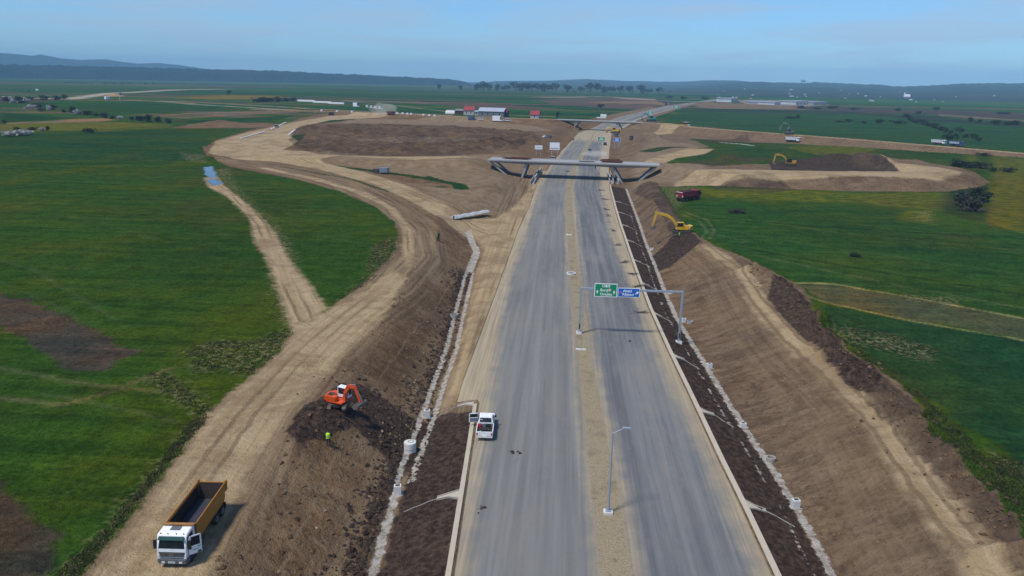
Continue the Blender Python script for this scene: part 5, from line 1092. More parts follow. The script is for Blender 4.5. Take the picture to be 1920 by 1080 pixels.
# ---------------------------------------------------------------- lamp post, thin post, sign gantries
def lamp_post(px, py, tx, ty, label, r=.15, double=True):
    v = G(px, py, 0); x, z = atY(tx, ty, v.y); t = thing('lamp_post', label, 'lamp post', (v.x, v.y, v.z)); H_ = z-v.z
    MB().box(-.42, .42, -.36, .36, -.2, .24).build('footing', 'pale_concrete', t, bevel=.03); MB().box(-.25, .25, -.25, .25, .28, .33).tube((0, 0, .33), (0, 0, .9), r*1.3, r*1.2, 12).build('base_plate', 'galvanised', t)
    p = MB().tube((0, 0, .3), (0, 0, H_), r, r*.55, 14).build('pole', 'galvanised', t, smooth=True)
    for s in ((-1, 1) if double else (1,)):
        a = MB().tube((0, 0, H_-.05), (s*1.0, .15, H_+.45), .045, .035, 8).build('arm', 'galvanised', t); MB().box(min(s*.85, s*1.55), max(s*.85, s*1.55), .02, .28, H_+.42, H_+.52).build('lamp_head', 'galvanised', a)
lamp_post(1140, 962, 1150, 812, 'tall grey lamp post standing on a white footing in the median strip', .115, False)
v = G(1089, 656, 0); x, z = atY(1092, 560, v.y); t = thing('survey_post', 'thin grey post on a flat white base in front of the gantry', 'post', v); MB().box(-.75, .75, -.18, .18, -.1, .16).build('base', 'pale_concrete', t); MB().tube((0, 0, .1), (0, 0, z), .045, .04, 8).build('pole', 'galvanised', t)
def sign_panel(parent, x0, x1, z0, z1, mat, y=-.22):
    w, h = x1-x0, z1-z0; p = MB().box(x0, x1, y-.05, y+.02, z0, z1).build('sign_panel', 'sign_white', parent)
    b = .05*h; MB().box(x0+b, x1-b, y-.058, y-.051, z0+b, z1-b).build('face', mat, p); MB().box(x0+.02, x1-.02, y+.021, y+.03, z0+.02, z1-.02).build('back', 'sign_back', p); return p
def arrow(parent, x, z, s, ang, y):
    c, n = math.cos(ang), math.sin(ang); pr = [(-.09, -.5), (.09, -.5), (.09, .02), (.27, -.10), (.27, .12), (0, .5), (-.27, .12), (-.27, -.10), (-.09, .02)]
    a = [(x+s*(px_*c-pz*n), z+s*(px_*n+pz*c)) for px_, pz in pr]; return MB().prism(a, y, y+.006).build('arrow', 'sign_white', parent)
YG = 110.5; xl, zt_ = atY(1089, 541, YG); xr, zr = atY(1276, 545, YG); zb = (zt_+zr)/2-.1
gl_ = G(1086, 626, 0); gr = G(1268, 634, 0); gx0, gx1 = gl_.x, gr.x
t = thing('sign_gantry', 'grey portal gantry over the right carriageway holding green and blue signs', 'sign gantry', (gx0, YG, 0))
for x in (0, gx1-gx0):
    zg = hz(gx0+x, YG); p = MB().box(x-.16, x+.16, -.16, .16, zg, zb+.16).box(x-.28, x+.28, -.28, .28, zg+.32, zg+.38).build('post', 'galvanised', t, bevel=.015)
    MB().hexa([(x-.55, -.5, zg-.4), (x+.55, -.5, zg-.4), (x+.55, .5, zg-.4), (x-.55, .5, zg-.4), (x-.42, -.4, zg+.32), (x+.42, -.4, zg+.32), (x+.42, .4, zg+.32), (x-.42, .4, zg+.32)]).build('footing', 'pale_concrete', p)
    MB().box(x-.10, x+.10, -.17, -.162, zg+.8, zg+1.6).build('hatch', 'chassis', p)
MB().box(-.15, gx1-gx0+.15, -.14, .14, zb-.15, zb+.15).build('beam', 'galvanised', t, bevel=.015)
cx = lambda px, py=543: atY(px, py, YG)[0]-gx0; cz = lambda py, px=1140: atY(px, py, YG)[1]
gp = sign_panel(t, cx(1114.5), cx(1157), cz(556), cz(531), 'sign_green'); x0, x1, z0, z1 = cx(1114.5), cx(1157), cz(556), cz(531); w, h = x1-x0, z1-z0; yf = -.286
pn = MB().box(x0+.34*w, x0+.68*w, yf-.002, yf+.004, z1-.27*h, z1-.09*h).build('route_plate', 'sign_white', gp); text_on('A3', .34, 'lettering', 'sign_green', pn, x0+.60*w, yf-.004, z1-.18*h, 'CENTER'); pe = MB().box(x0+.36*w, x0+.47*w, yf-.005, yf-.001, z1-.25*h, z1-.11*h).build('motorway_symbol', 'sign_green', pn); MB().box(x0+.40*w, x0+.43*w, yf-.009, yf-.005, z1-.24*h, z1-.12*h).build('motorway_lines', 'sign_white', pn)
text_on('Borș', .60, 'lettering', 'sign_white', gp, x0+.25*w, yf, z0+.50*h); text_on('Oradea', .60, 'lettering', 'sign_white', gp, x0+.25*w, yf, z0+.20*h)
c = (x0+.67*w, z0+.52*h); MB().tube((c[0], yf, c[1]), (c[0], yf+.008, c[1]), .24, n=22).build('border_symbol', 'sign_white', gp); rg = MB().ring((0, 0, 0), .23, .19, 0, .006, 22).build('border_symbol_ring', 'sign_red', gp); rg.matrix_local = Matrix.Translation((c[0], yf-.002, c[1])) @ Matrix.Rotation(RAD(90), 4, 'X'); MB().box(c[0]-.13, c[0]+.13, yf-.004, yf, c[1]-.04, c[1]+.04).build('border_symbol_bar', 'sign_red', gp)
arrow(gp, x0+.13*w, z0+.36*h, .62, 0, yf-.004); arrow(gp, x0+.87*w, z0+.36*h, .62, 0, yf-.004)
bp = sign_panel(t, cx(1158.5), cx(1199.5), cz(556.5, 1180), cz(539.5, 1180), 'sign_blue'); x0, x1, z0, z1 = cx(1158.5), cx(1199.5), cz(556.5, 1180), cz(539.5, 1180); w, h = x1-x0, z1-z0
text_on('Aleșd', .56, 'lettering', 'sign_white', bp, x0+.23*w, yf, z0+.68*h); text_on('Răstoci', .56, 'lettering', 'sign_white', bp, x0+.21*w, yf, z0+.30*h)
MB().tube((x0+.12*w, yf, z0+.48*h), (x0+.12*w, yf+.008, z0+.48*h), .20, n=20).build('town_symbol', 'sign_white', bp); MB().tube((x0+.12*w, yf-.004, z0+.48*h), (x0+.12*w, yf, z0+.48*h), .175, n=20).build('town_symbol_disc', 'sign_purple', bp); MB().box(x0+.12*w-.05, x0+.12*w+.05, yf-.008, yf-.004, z0+.48*h-.1, z0+.48*h+.1).build('town_symbol_mark', 'sign_red', bp)
arrow(bp, x0+.875*w, z0+.5*h, .68, RAD(-50), yf-.004)
def far_sign(label, Yv, px0, px1, py0, py1, mat, posts, name='road_sign'):
    x0, z1 = atY(px0, py0, Yv); x1, z0 = atY(px1, py1, Yv); xm = (x0+x1)/2; zg = hz(xm, Yv); t = thing(name, label, 'road sign', (xm, Yv, zg)); w, h = x1-x0, z1-z0
    p = sign_panel(t, -w/2, w/2, z0-zg, z1-zg, mat, -.2); q = MB()
    for k, (fx, wd) in enumerate(((.5, .62), (.42, .75))): q.box(-w/2+w*.5-w*wd*.4, -w/2+w*.5+w*wd*.4, -.264, -.259, z0-zg+h*(.62-.36*k), z0-zg+h*(.78-.36*k))
    q.build('lettering', 'sign_white', p)
    for pxo in posts: MB().box(pxo*w-.12, pxo*w+.12, -.12, .12, 0, z1-zg).build('post', 'galvanised', t)
    return t
far_sign('far green motorway sign over the right carriageway beyond the near overpass', 452, 1121, 1134, 256.5, 264.5, 'sign_green', (-.3, .3)); far_sign('far blue sign right of the far green motorway sign', 452, 1150, 1163, 258.5, 266, 'sign_blue', (-.3, .3))
far_sign('small green sign beside the curving motorway past the second overpass', 930, 1214, 1224, 208, 214.5, 'sign_green', (-.3, .3)); far_sign('farthest green sign near the third overpass', 1180, 1262, 1274, 198.5, 204, 'sign_green', (-.3, .3))
def billboard(label, px, base_py, px0, px1, py0, py1, band=True, n=2):
    v = G(px, base_py); x0, z1 = atY(px0, py0, v.y); x1, z0 = atY(px1, py1, v.y); t = thing('billboard', label, 'billboard', v); o_ = v.x
    p = MB().box(x0-o_, x1-o_, -.12, .0, z0-v.z, z1-v.z).build('panel', 'sign_white', t); h = z1-z0; q = MB()
    if band:
        zz = z0-v.z+h*(.12 if n == 1 else .42); w = x1-x0
        for k in range(9): q.box(x0-o_+w*(.08+.094*k), x0-o_+w*(.15+.094*k), -.128, -.121, zz, zz+h*.13)
        q.build('lettering', 'grey_plastic', p)
    MB().box(x0-o_-.06, x1-o_+.06, -.14, .02, z0-v.z-.12, z0-v.z).box(x0-o_-.06, x1-o_+.06, -.14, .02, z1-v.z, z1-v.z+.12).build('frame', 'galvanised', p)
    for f in (.2, .8): xx = x0-o_+(x1-x0)*f; MB().box(xx-.14, xx+.14, .03, .3, -2.0, z1-v.z).build('post', 'galvanised', t)
billboard('large square white billboard beside the left carriageway beyond the near overpass', 1040, 291, 1031, 1049, 267, 281, n=1); billboard('low wide white billboard left of the large square billboard', 1010, 293, 1003, 1017, 272.5, 280, n=2)
billboard('white billboard above the second overpass beside the curving motorway', 1130, 225, 1126, 1137, 213.8, 219, False); billboard('lower long white board beside the far billboard', 1123, 226, 1118.5, 1136, 219.3, 221.5, False)

# ---------------------------------------------------------------- overpasses
def overpass(label, a, b, z, W, legs, sc=1.0, curb=True):
    a = Vector(a); b = Vector(b); L = (b-a).length; mid = (a+b)/2; yaw = math.atan2(b.y-a.y, b.x-a.x)
    t = thing('overpass', label, 'bridge', (mid.x, mid.y, 0), yaw); x = L/2
    d = MB().box(-x, x, -W/2, W/2, z-.42, z).build('deck', 'deck_concrete', t)
    for s in (-1, 1): MB().box(-x, x, s*(W/2-.22)-.24, s*(W/2-.22)+.24+.02*s, z-.32, z+.14).build('edge_beam', 'deck_concrete', d)
    for yy in (-W*.30, 0, W*.30): MB().prism([(-x+1, z-.42), (x-1, z-.42), (x-1, z-.9), (x*.5, z-1.55), (x*.28, z-1.3), (-x*.28, z-1.3), (-x*.5, z-1.55), (-x+1, z-.9)], yy-.55, yy+.55).build('girder', 'concrete', t)
    for xt, xf in legs:
        for yy in (-W*.36, W*.36):
            zf = -1.0; zt2 = z-1.0; MB().hexa([(xf-.42, yy-.6, zf), (xf+.42, yy-.6, zf), (xf+.42, yy+.6, zf), (xf-.42, yy+.6, zf), (xt-.6, yy-.6, zt2), (xt+.6, yy-.6, zt2), (xt+.6, yy+.6, zt2), (xt-.6, yy+.6, zt2)]).build('leg', 'deck_concrete', t, bevel=.05)
    return t, yaw, mid
xa, za = atY(917, 299, 306.5); xb, zb_ = atY(1238, 309.5, 300.5)
ZB = 6.75
ov, oyaw, omid = overpass('near concrete overpass with slanted legs spanning both carriageways', (xa, 309, 0), (xb, 303, 0), ZB, 11.5, [(-15.3-3.0, -20.5), (-33, -24.5), (15.8, 20.3), (32.5, 25.5)])
overpass('second concrete overpass with slanted legs farther up the motorway', (-7, 640, 0), (62, 619, 0), 7.6, 11, [(-16, -21), (-32, -25), (16, 21), (32, 25)]); overpass('third distant concrete overpass at the end of the curve', (158, 1338, 0), (232, 1331, 0), 9.5, 11, [(-16, -22), (-33, -26), (16, 22), (33, 26)])
def on_deck(x, y): c, s = math.cos(oyaw), math.sin(oyaw); return (omid.x+x*c-y*s, omid.y+x*s+y*c, ZB+.01)
def rod_pile(name, label, cat, loc, rz, L, W, Hh, n, mat, group=None, messy=.1, seed=0):
    g = np.random.default_rng(seed); mb = MB()
    for i in range(n):
        y = (g.random()-.5)*W; z = .05+g.random()*Hh*(1-abs(y)/W); a = g.normal()*messy; c, s = math.cos(a), math.sin(a); x = (g.random()-.5)*L*.25; l = L*(.3+.2*g.random())
        mb.tube((x-c*l, y-s*l, z), (x+c*l, y+s*l, z+g.normal()*.03), .05+.03*g.random(), n=5)
    o = mb.build(name, mat); o.location = loc; o.rotation_euler[2] = rz; return tag(o, label, cat, group)
rod_pile('rebar_pile', 'long low pile of rusty reinforcing steel on the left half of the near overpass', 'rebar', on_deck(-23, 1.0), oyaw, 11, 3.0, .8, 60, 'rebar_rust', None, .08, 1); rod_pile('rebar_pile', 'tall dense stack of rusty reinforcing steel on the right half of the near overpass', 'rebar', on_deck(15.5, 1.0), oyaw, 8, 3.2, 1.3, 90, 'rebar_rust', None, .05, 2); rod_pile('rebar_pile', 'thin flat row of dark steel bars at the middle of the near overpass', 'rebar', on_deck(5.5, -.5), oyaw, 6, 2, .3, 30, 'stick_steel', None, .06, 3)
def trough(label, px0, py0, px1, py1):
    a = G(px0, py0, 0); b = G(px1, py1, 0); L = (b-a).length; t = thing('concrete_trough', label, 'concrete trough', a, heading(a, b))
    w = MB(); [w.box(0, L, s*.7-.15, s*.7+.15, -.3, 1.3) for s in (-1, 1)]; w.build('side_wall', 'deck_concrete', t); MB().box(0, L, -.55, .55, -.3, .12).build('floor', 'concrete', t)
trough('concrete channel trough lying left of the road under the near overpass', 998, 346, 1011, 325); trough('concrete channel trough lying right of the road under the near overpass', 1147, 345, 1141, 326)
def beam_block(label, px, py, px1, py1, h): 
    a = G(px, py, 0); b = G(px1, py1, 0); o = MB().box(0, (b-a).length, -.3, .3, -.3, h).box(0, (b-a).length, -.6, .6, -.3, .1).build('wing_wall', 'deck_concrete'); o.location = a; o.rotation_euler[2] = heading(a, b); tag(o, label, 'wall')
beam_block('short slanting concrete wall at the foot of the left bridge legs', 1003, 340, 1014, 323, 2.0); beam_block('short slanting concrete wall at the foot of the right bridge legs', 1160, 346, 1152, 328, 1.6)

# ---------------------------------------------------------------- steel bundles on the shoulder
for i, (px, py) in enumerate([(1203, 587), (1196, 537), (1171, 492), (1160, 460), (1150, 433), (1141, 405), (1137, 393), (1133, 374), (1129, 357), (1186, 514), (1065, 322)]):
    v = G(px, py, 0); g = np.random.default_rng(40+i); mb = MB()
    for k in range(14):
        a = g.normal()*.5+.1; l = .6+.9*g.random(); y = g.normal()*.3; x = g.normal()*.3; c, s = math.cos(a), math.sin(a); mb.tube((x-c*l, y-s*l, .04+.05*g.random()), (x+c*l, y+s*l, .06+.35*g.random()), .028, n=5)
    o = mb.build('steel_bundle', 'stick_steel'); o.location = v; o.rotation_euler[2] = i*.4; tag(o, 'bundle of splayed thin dark steel rods dropped beside the kerb' if i < 10 else 'bundle of dark rods lying in the median under the near overpass', 'steel rods', 'steel bundles along the right shoulder' if i < 10 else None)

# ---------------------------------------------------------------- machines and vehicles
a = G(413, 970); b = G(362, 1044); tz = heading(a, b); c_, s_ = math.cos(tz), math.sin(tz)
mid = (a+b)/2; TS = .87; org = (mid.x-c_*4.05*TS+s_*1.02*TS, mid.y-s_*4.05*TS-c_*1.02*TS); TR = dump_truck('white cab dump truck with an empty orange bed and open door on the haul road', (*org, 0), tz, door_open=True)
def rest(o, rz, lx, span=3.0):
    cx_, cy_ = o.location.x+math.cos(rz)*lx, o.location.y+math.sin(rz)*lx; n = Vector((hz(cx_-span, cy_)-hz(cx_+span, cy_), hz(cx_, cy_-span)-hz(cx_, cy_+span), 2*span)).normalized()
    q = Vector((0, 0, 1)).rotation_difference(n); o.rotation_mode = 'QUATERNION'; o.rotation_quaternion = q @ Euler((0, 0, rz)).to_quaternion()
    off = q @ Vector((math.cos(rz)*lx, math.sin(rz)*lx, 0)); o.location = Vector((cx_, cy_, hz(cx_, cy_)+.03))-off
TR.scale = (TS,)*3; rest(TR, tz, 4.2, 2.0)
e = G(636, 764); q_ = heading(G(640, 771), G(655, 753)); E1 = excavator('orange excavator with a white cab tipping soil at the top of the left bank', (e.x, e.y, e.z+.1), q_, 'orange_machine', 'white_paint', .66, [(1.1, 1.4), (1.5, 3.0), (2.1, 4.0), (3.4, 4.1)], [(3.3, 4.2), (4.3, 1.6)], RAD(-35), RAD(-20)-q_, True, wide=2.0)
for o in E1.children_recursive:
    if o.name.startswith('cab'): o.scale = (1.14, 1.08, 1.13)
    if o.name.startswith('counterweight'): o.scale = (.84, .95, 1.0)
e = G(1277, 438); E2 = excavator('yellow excavator with its boom reaching down the right slope', e, RAD(176), 'yellow_machine', None, .97, [(1.0, 1.7), (2.4, 3.6), (3.7, 4.4), (6.6, 5.0)], [(6.4, 5.2), (7.2, 1.5)], RAD(-60)); E2.location.z += .05
bo = [c for c in E2.children if c.name.startswith('upper_body')][0]; MB().box(-2.3, -1.7, 1.343, 1.352, 1.45, 1.9).build('emblem_plate', 'black_plastic', bo); MB().box(-2.22, -2.02, 1.353, 1.36, 1.52, 1.75).build('emblem_mark', 'sign_red', bo); MB().box(-2.0, -1.75, 1.353, 1.36, 1.6, 1.85).build('emblem_mark', 'sign_white', bo)
e = G(1480, 311, 5); excavator('amber excavator digging on the dark spoil mound inside the right loop', (e.x, e.y, e.z), RAD(178), 'amber_machine', 'black_plastic', 1.1, [(1.0, 1.6), (2.2, 3.4), (3.4, 4.2), (6.0, 4.3)], [(5.8, 4.5), (6.4, 1.0)], RAD(-50), 0, False)
e = G(1488, 257, 7); excavator('dark grey excavator with arched boom behind the white truck on the embankment', (e.x-1, e.y+7, hz(e.x-1, e.y+7)), RAD(182), 'grey_plastic', None, 1.2, [(.6, 1.5), (.2, 4.6), (1.6, 6.0), (4.0, 5.6)], [(3.9, 5.7), (5.2, 3.0)], RAD(-40), 0, False)
e = G(1221, 227, 4); excavator('teal green excavator beside the right end of the second overpass', e, RAD(200), 'teal_machine', None, 1.7, [(1.0, 1.6), (2.4, 3.6), (3.6, 4.2), (5.6, 3.4)], [(5.5, 3.5), (6.0, 1.2)], RAD(-50), 0, False)
e = G(1153, 250, 1); excavator('yellow wheeled machine working under the second overpass', e, RAD(170), 'yellow_machine', None, 1.5, [(1.0, 1.6), (2.2, 2.6), (3.2, 2.8), (4.4, 2.2)], [(4.3, 2.3), (4.6, 1.0)], RAD(-50), 0, False)
# the maroon truck stands on the field
a = G(1274, 378); b = G(1306, 375); dump_truck('maroon dump truck parked on the grass seen from its rear corner', (a.x, a.y, a.z+.02), heading(a, b)+.12, 'maroon', 'maroon', 6, hi=True, load='clod', ribm='red_panel')
def far_truck(label, px, py, px1, py1, cab, body, load=None, z=3, ribs=None, ribm=None, sc=1.0):
    a = G(px, py, z); b = G(px1, py1, z); t = dump_truck(label, (a.x, a.y, a.z+.03), heading(a, b), cab, body, ribs, False, False, None, load, ribm); t.scale = (sc,)*3; return t
far_truck('white dump truck being loaded at the foot of the embankment road', 1474, 265.5, 1500, 266.8, 'white_paint', 'hall_white', None, 6); far_truck('white dump truck heading right along the embankment road', 1747, 270, 1772, 272, 'white_paint', 'hall_white', None, 5); far_truck('dark blue dump truck with white side stripes on the embankment road', 1780, 273, 1804, 275, 'blue_paint', 'blue_paint', None, 5, 7, 'sign_white'); far_truck('dark red dump truck raising dust on the far side road', 727, 215, 741, 215.5, 'maroon', 'rebar_rust', 'mound_soil', 5)
# pickup with its load
a = G(908, 827, 0); pz = RAD(91)+.02; PK = thing('pickup_truck', 'white single cab pickup parked by the left kerb with its door open', 'pickup truck', a, pz)
MB().prism([(2.15, .42), (5.05, .42), (5.1, .85), (5.0, 1.02), (4.0, 1.12), (2.15, 1.12)], -.86, .86).build('front_body', 'white_paint', PK, bevel=.06)
cb_ = MB().hexa([(2.12, -.84, 1.10), (4.05, -.84, 1.10), (4.05, .84, 1.10), (2.12, .84, 1.10), (2.30, -.70, 1.78), (3.35, -.70, 1.78), (3.35, .70, 1.78), (2.30, .70, 1.78)]).build('cab', 'white_paint', PK, bevel=.05)
MB().hexa([(2.135, -.66, 1.2), (2.165, -.66, 1.2), (2.165, .66, 1.2), (2.135, .66, 1.2), (2.245, -.6, 1.66), (2.275, -.6, 1.66), (2.275, .6, 1.66), (2.245, .6, 1.66)]).build('rear_window', 'window_glass', cb_); MB().box(2.145, 2.16, .35, .55, 1.45, 1.56).build('sticker', 'lamp_glass', cb_)
MB().hexa([(3.98, -.72, 1.16), (4.03, -.72, 1.16), (4.03, .72, 1.16), (3.98, .72, 1.16), (3.40, -.62, 1.70), (3.45, -.62, 1.70), (3.45, .62, 1.70), (3.40, .62, 1.70)]).build('windscreen', 'window_glass', cb_)
MB().hexa([(2.5, -.80, 1.2), (3.8, -.80, 1.2), (3.8, -.83, 1.2), (2.5, -.83, 1.2), (2.55, -.72, 1.66), (3.3, -.72, 1.66), (3.3, -.75, 1.66), (2.55, -.75, 1.66)]).build('side_window', 'window_glass', cb_); MB().box(2.55, 3.6, .80, .865, .5, 1.62).build('doorway_shade_panel', 'black_plastic', cb_)  # last box: black panel painting the interior shade behind the open door
bd = MB().box(0, 2.12, -.9, .9, .55, .66)
for s in (-1, 1): bd.box(.05, 2.10, s*.88-.04, s*.88+.04, .60, 1.10)
bd.box(2.02, 2.1, -.86, .86, .6, 1.12); bed = bd.build('bed', 'white_paint', PK, bevel=.015); MB().box(.06, 2.0, -.83, .83, .664, .68).build('bed_floor', 'liner_floor', bed); MB().box(2.0, 2.015, -.83, .83, .7, 1.1).build('bed_front', 'bluegrey_tank', bed)
MB().box(-.03, .05, -.9, .9, .62, 1.10).build('tailgate', 'white_paint', PK, bevel=.015); bu = MB().box(-.14, -.03, -.9, .9, .42, .56).build('bumper', 'pale_concrete', PK, bevel=.02); MB().box(-.06, -.035, -.26, .26, .60, .71).build('number_plate', 'sign_white', PK)
for s in (-1, 1): MB().box(-.045, -.03, s*.78-.08, s*.78+.08, .70, .95).build('tail_lamp', 'red_lamp', PK); MB().box(5.02, 5.1, s*.6-.18, s*.6+.18, .72, .88).build('headlight', 'lamp_glass', PK)
MB().box(3.62, 3.78, -1.12, -.88, 1.12, 1.34).build('mirror', 'black_plastic', PK, bevel=.02)
dpp = MB().box(0, 1.08, -.035, .035, 0, .56).box(0, .09, -.035, .035, .56, 1.06).box(.98, 1.08, -.035, .035, .56, .95).box(0, 1.0, -.035, .035, .99, 1.07).build('door', 'white_paint', PK); dpp.matrix_local = Matrix.Translation((3.62, .9, .52)) @ Matrix.Rotation(RAD(100), 4, 'Z'); MB().box(.09, .98, -.006, .006, .56, .99).build('door_window', 'window_glass', dpp); MB().box(.08, .98, -.045, -.036, .06, .50).build('door_trim', 'bluegrey_tank', dpp); MB().box(.08, .98, .036, .045, .06, .50).build('door_trim', 'bluegrey_tank', dpp)
for x in (.95, 4.3):
    for s in (-1, 1): wheel(PK, x, s*.74, .34, .22, s)
def inbed(x, y, z=.68): c, s = math.cos(pz), math.sin(pz); return (a.x+x*c-y*s, a.y+x*s+y*c, a.z+z)
def boxthing(name, label, cat, loc, rz, sx, sy, sz, mat, lid=None):
    t = thing(name, label, cat, loc, rz); MB().box(-sx/2, sx/2, -sy/2, sy/2, 0, sz).build('shell', mat, t, bevel=min(sx, sy)*.08); MB().box(-sx*.46, sx*.46, -sy*.46, sy*.46, sz-.02, sz+.02).build('lid', lid or mat, t); MB().box(-.06, .06, -sy*.2, sy*.2, sz+.02, sz+.06).build('handle', 'black_plastic', t)
boxthing('jerrycan', 'red plastic can standing in the front left corner of the pickup bed', 'can', inbed(1.75, .62), pz, .28, .3, .48, 'red_plastic'); boxthing('tool_box', 'black tool chest in the front right corner of the pickup bed', 'tool box', inbed(1.65, -.35), pz, .5, .6, .45, 'black_plastic'); boxthing('wooden_crate', 'small tan crate against the pickup tailgate', 'crate', inbed(.25, -.05), pz, .25, .42, .22, 'wood'); boxthing('plastic_tub', 'small white tub at the rear left of the pickup bed', 'tub', inbed(.5, .6), pz, .25, .3, .2, 'sign_white')
rod_pile('tool_pile', 'heap of dark tools and bars in the middle of the pickup bed', 'tools', inbed(.95, .0, .68), pz+.3, 1.1, 1.3, .35, 26, 'chassis', None, .9, 9)
# other cars and vans
def vcar(label, px, py, px1, py1, mat, kind='car', z=0, **k):
    p = G(px, py, z); q = G(px1, py1, z); return car(label, p, heading(p, q), mat, kind, **k)
vcar('silver grey car on the left carriageway just past the near overpass', 1036, 299, 1040, 290, 'silver_paint', 'suv', W=2.0, L=4.8, Hh=1.7); vcar('dark car driving in dust on the right carriageway beyond the near overpass', 1106, 286, 1104, 294, 'dark_paint', 'suv', W=2.1, L=4.8, Hh=1.9); vcar('black car parked at the right kerb below the far blue sign', 1134.5, 272, 1136, 266, 'dark_paint', 'suv', W=2.0, L=4.8, Hh=1.8); vcar('tan coloured car on the left side of the far carriageway', 1073, 262, 1077, 257, 'wood', 'suv', W=2.1, L=4.8, Hh=1.8)
vcar('white car parked on the spoil ground left of the far carriageway', 1021, 258, 1028, 258, 'white_paint', 'car', 3, L=4.8); vcar('dark blue car parked right behind the white car on the spoil ground', 1031, 257.5, 1037, 257.5, 'blue_paint', 'car', 3, L=4.8); vcar('small dark blue vehicle behind the far blue sign', 1156, 256, 1162, 256, 'blue_paint', 'suv', 1, L=5.5, Hh=2.2); vcar('small dark vehicle on the earth right of the far blue sign', 1184, 262, 1189, 262, 'dark_paint', 'suv', 2, L=5.5, Hh=2.4)
vcar('white and blue car on the bend of the left haul road', 519, 239.5, 526, 235, 'silver_paint', 'suv', 3, L=5.4, W=2.4, Hh=2.2); vcar('dark blue van parked on the side road before the barn', 885, 224.3, 892, 224.3, 'blue_paint', 'van', 6, L=6.4, W=2.2, Hh=2.6); vcar('tall white van parked on the side road before the barn', 933, 227.5, 942, 227.5, 'white_paint', 'van', 6, L=8.6, W=2.6, Hh=4.4); vcar('long white car right of the tall white van', 951, 227, 960, 227.2, 'white_paint', 'car', 6, L=6.5, W=2.1, Hh=1.9); vcar('small white car between the dark van and the tall white van', 901, 225, 906, 225, 'white_paint', 'car', 6, L=4.6, Hh=1.6)
vcar('white tractor beside the start of the embankment road', 1288, 235.5, 1293, 236, 'white_paint', 'suv', 7, L=6.5, W=2.4, Hh=3.0); vcar('tan tracked machine left of the white tractor', 1281, 235.3, 1276, 235, 'amber_machine', 'suv', 7, L=5.5, W=2.4, Hh=2.4); vcar('dark vehicle at the top of the left haul road', 621, 216.5, 616, 216.2, 'dark_paint', 'suv', 3, L=6.5, W=2.5, Hh=3.0); vcar('white van passing on the far left road', 202, 186.5, 207, 186.4, 'white_paint', 'van', 3, L=9, W=3, Hh=4.0)
for i, px in enumerate((694, 702, 710, 718)): vcar('long pale trailer standing in the row at the edge of the field', px-4, 202+i*.9, px+4, 202.9+i*.9, 'hall_white', 'van', 3, L=8, W=2.6, Hh=3.2, group='trailers in the row by the field')
v = G(669, 200.5); vcar('white lorry at the left end of the trailer row', 668, 200.3, 676, 200.6, 'white_paint', 'van', 3, L=8, W=3, Hh=5)
# people
v = G(616, 837); person('person in a yellow hi-vis vest and dark trousers watching the orange excavator', v, RAD(15), 'hips'); v = G(1273, 448); person('person in a hi-vis vest and navy trousers below the yellow excavator', v, RAD(60), 'front', 'hi_vis', 'navy_cloth'); v = G(1116, 318, 0); person('person in dark clothes standing on the carriageway under the near overpass', v, 0.3, 'side', 'dark_cloth')
# sheeted stack, generator, concrete blocks
a = G(848, 410, 1); b = G(914, 404, 1); L = (b-a).length; t = thing('sheeted_stack', 'long low stack wrapped in white sheeting beside the road junction', 'stack', a, heading(a, b))
mb = MB(); n = 14; vs = []; fs = []
for i in range(n+1):
    x = L*i/n; j = .12*math.sin(i*2.3)+.08*math.sin(i*5.1); hh = (.62-.22*i/n)+.1*math.sin(i*1.7)
    vs += [(x, -1.0+j, 0), (x, -.55+j*.6, hh*.85), (x, .05, hh+.15), (x, .6-j*.5, hh*.8), (x, 1.0-j, 0)]
for i in range(n):
    for k in range(4): fs.append((i*5+k, i*5+k+1, i*5+k+6, i*5+k+5))
fs += [(0, 1, 2, 3, 4), tuple(n*5+k for k in (4, 3, 2, 1, 0))]; mb.add(vs, fs).build('sheeting', 'sheet_plastic', t); mb = MB()
for i in range(4): mb.box(L*(.1+.25*i), L*(.1+.25*i)+.5, -1.25, -.95, 0, .22)
mb.build('ballast', 'pale_concrete', t); MB().hexa([(-.6, -.8, 0), (.3, -.8, 0), (.3, -.7, 0), (-.6, -.7, 0), (-.1, -.5, .8), (.3, -.5, .8), (.3, -.4, .8), (-.1, -.4, .8)]).build('sheet_end', 'chassis', t)
v = G(713, 326); t = thing('generator_trailer', 'small blue grey generator box standing on the green strip', 'generator', v, -.1); MB().box(0, 3.2, -1, 1, .5, 2.4).build('housing', 'bluegrey_tank', t, bevel=.08); MB().box(-2.6, -.3, -.9, .9, .4, 1.8).build('engine_box', 'chassis', t, bevel=.05); MB().tube((1, -1.05, .4), (1, 1.05, .4), .4).tube((2.2, -1.05, .4), (2.2, 1.05, .4), .4).build('wheels', 'rubber', t)
v = G(1050, 222.5)
for i, px in enumerate((745, 755, 764, 771, 794, 805, 815, 603, 632, 660)):
    v = G(px, 213.2+(px-745)*.075 if px > 700 else 208.6+(px-603)*.04, 4); o = MB().prism([(-1, 0), (1, 0), (.8, .6), (.7, 1.5), (-.7, 1.5), (-.8, .6)], -1.2, 1.2).build('concrete_block', 'sign_white'); o.location = v; tag(o, 'white barrier block in the line along the far side road', 'barrier block', 'white blocks along the far side road')
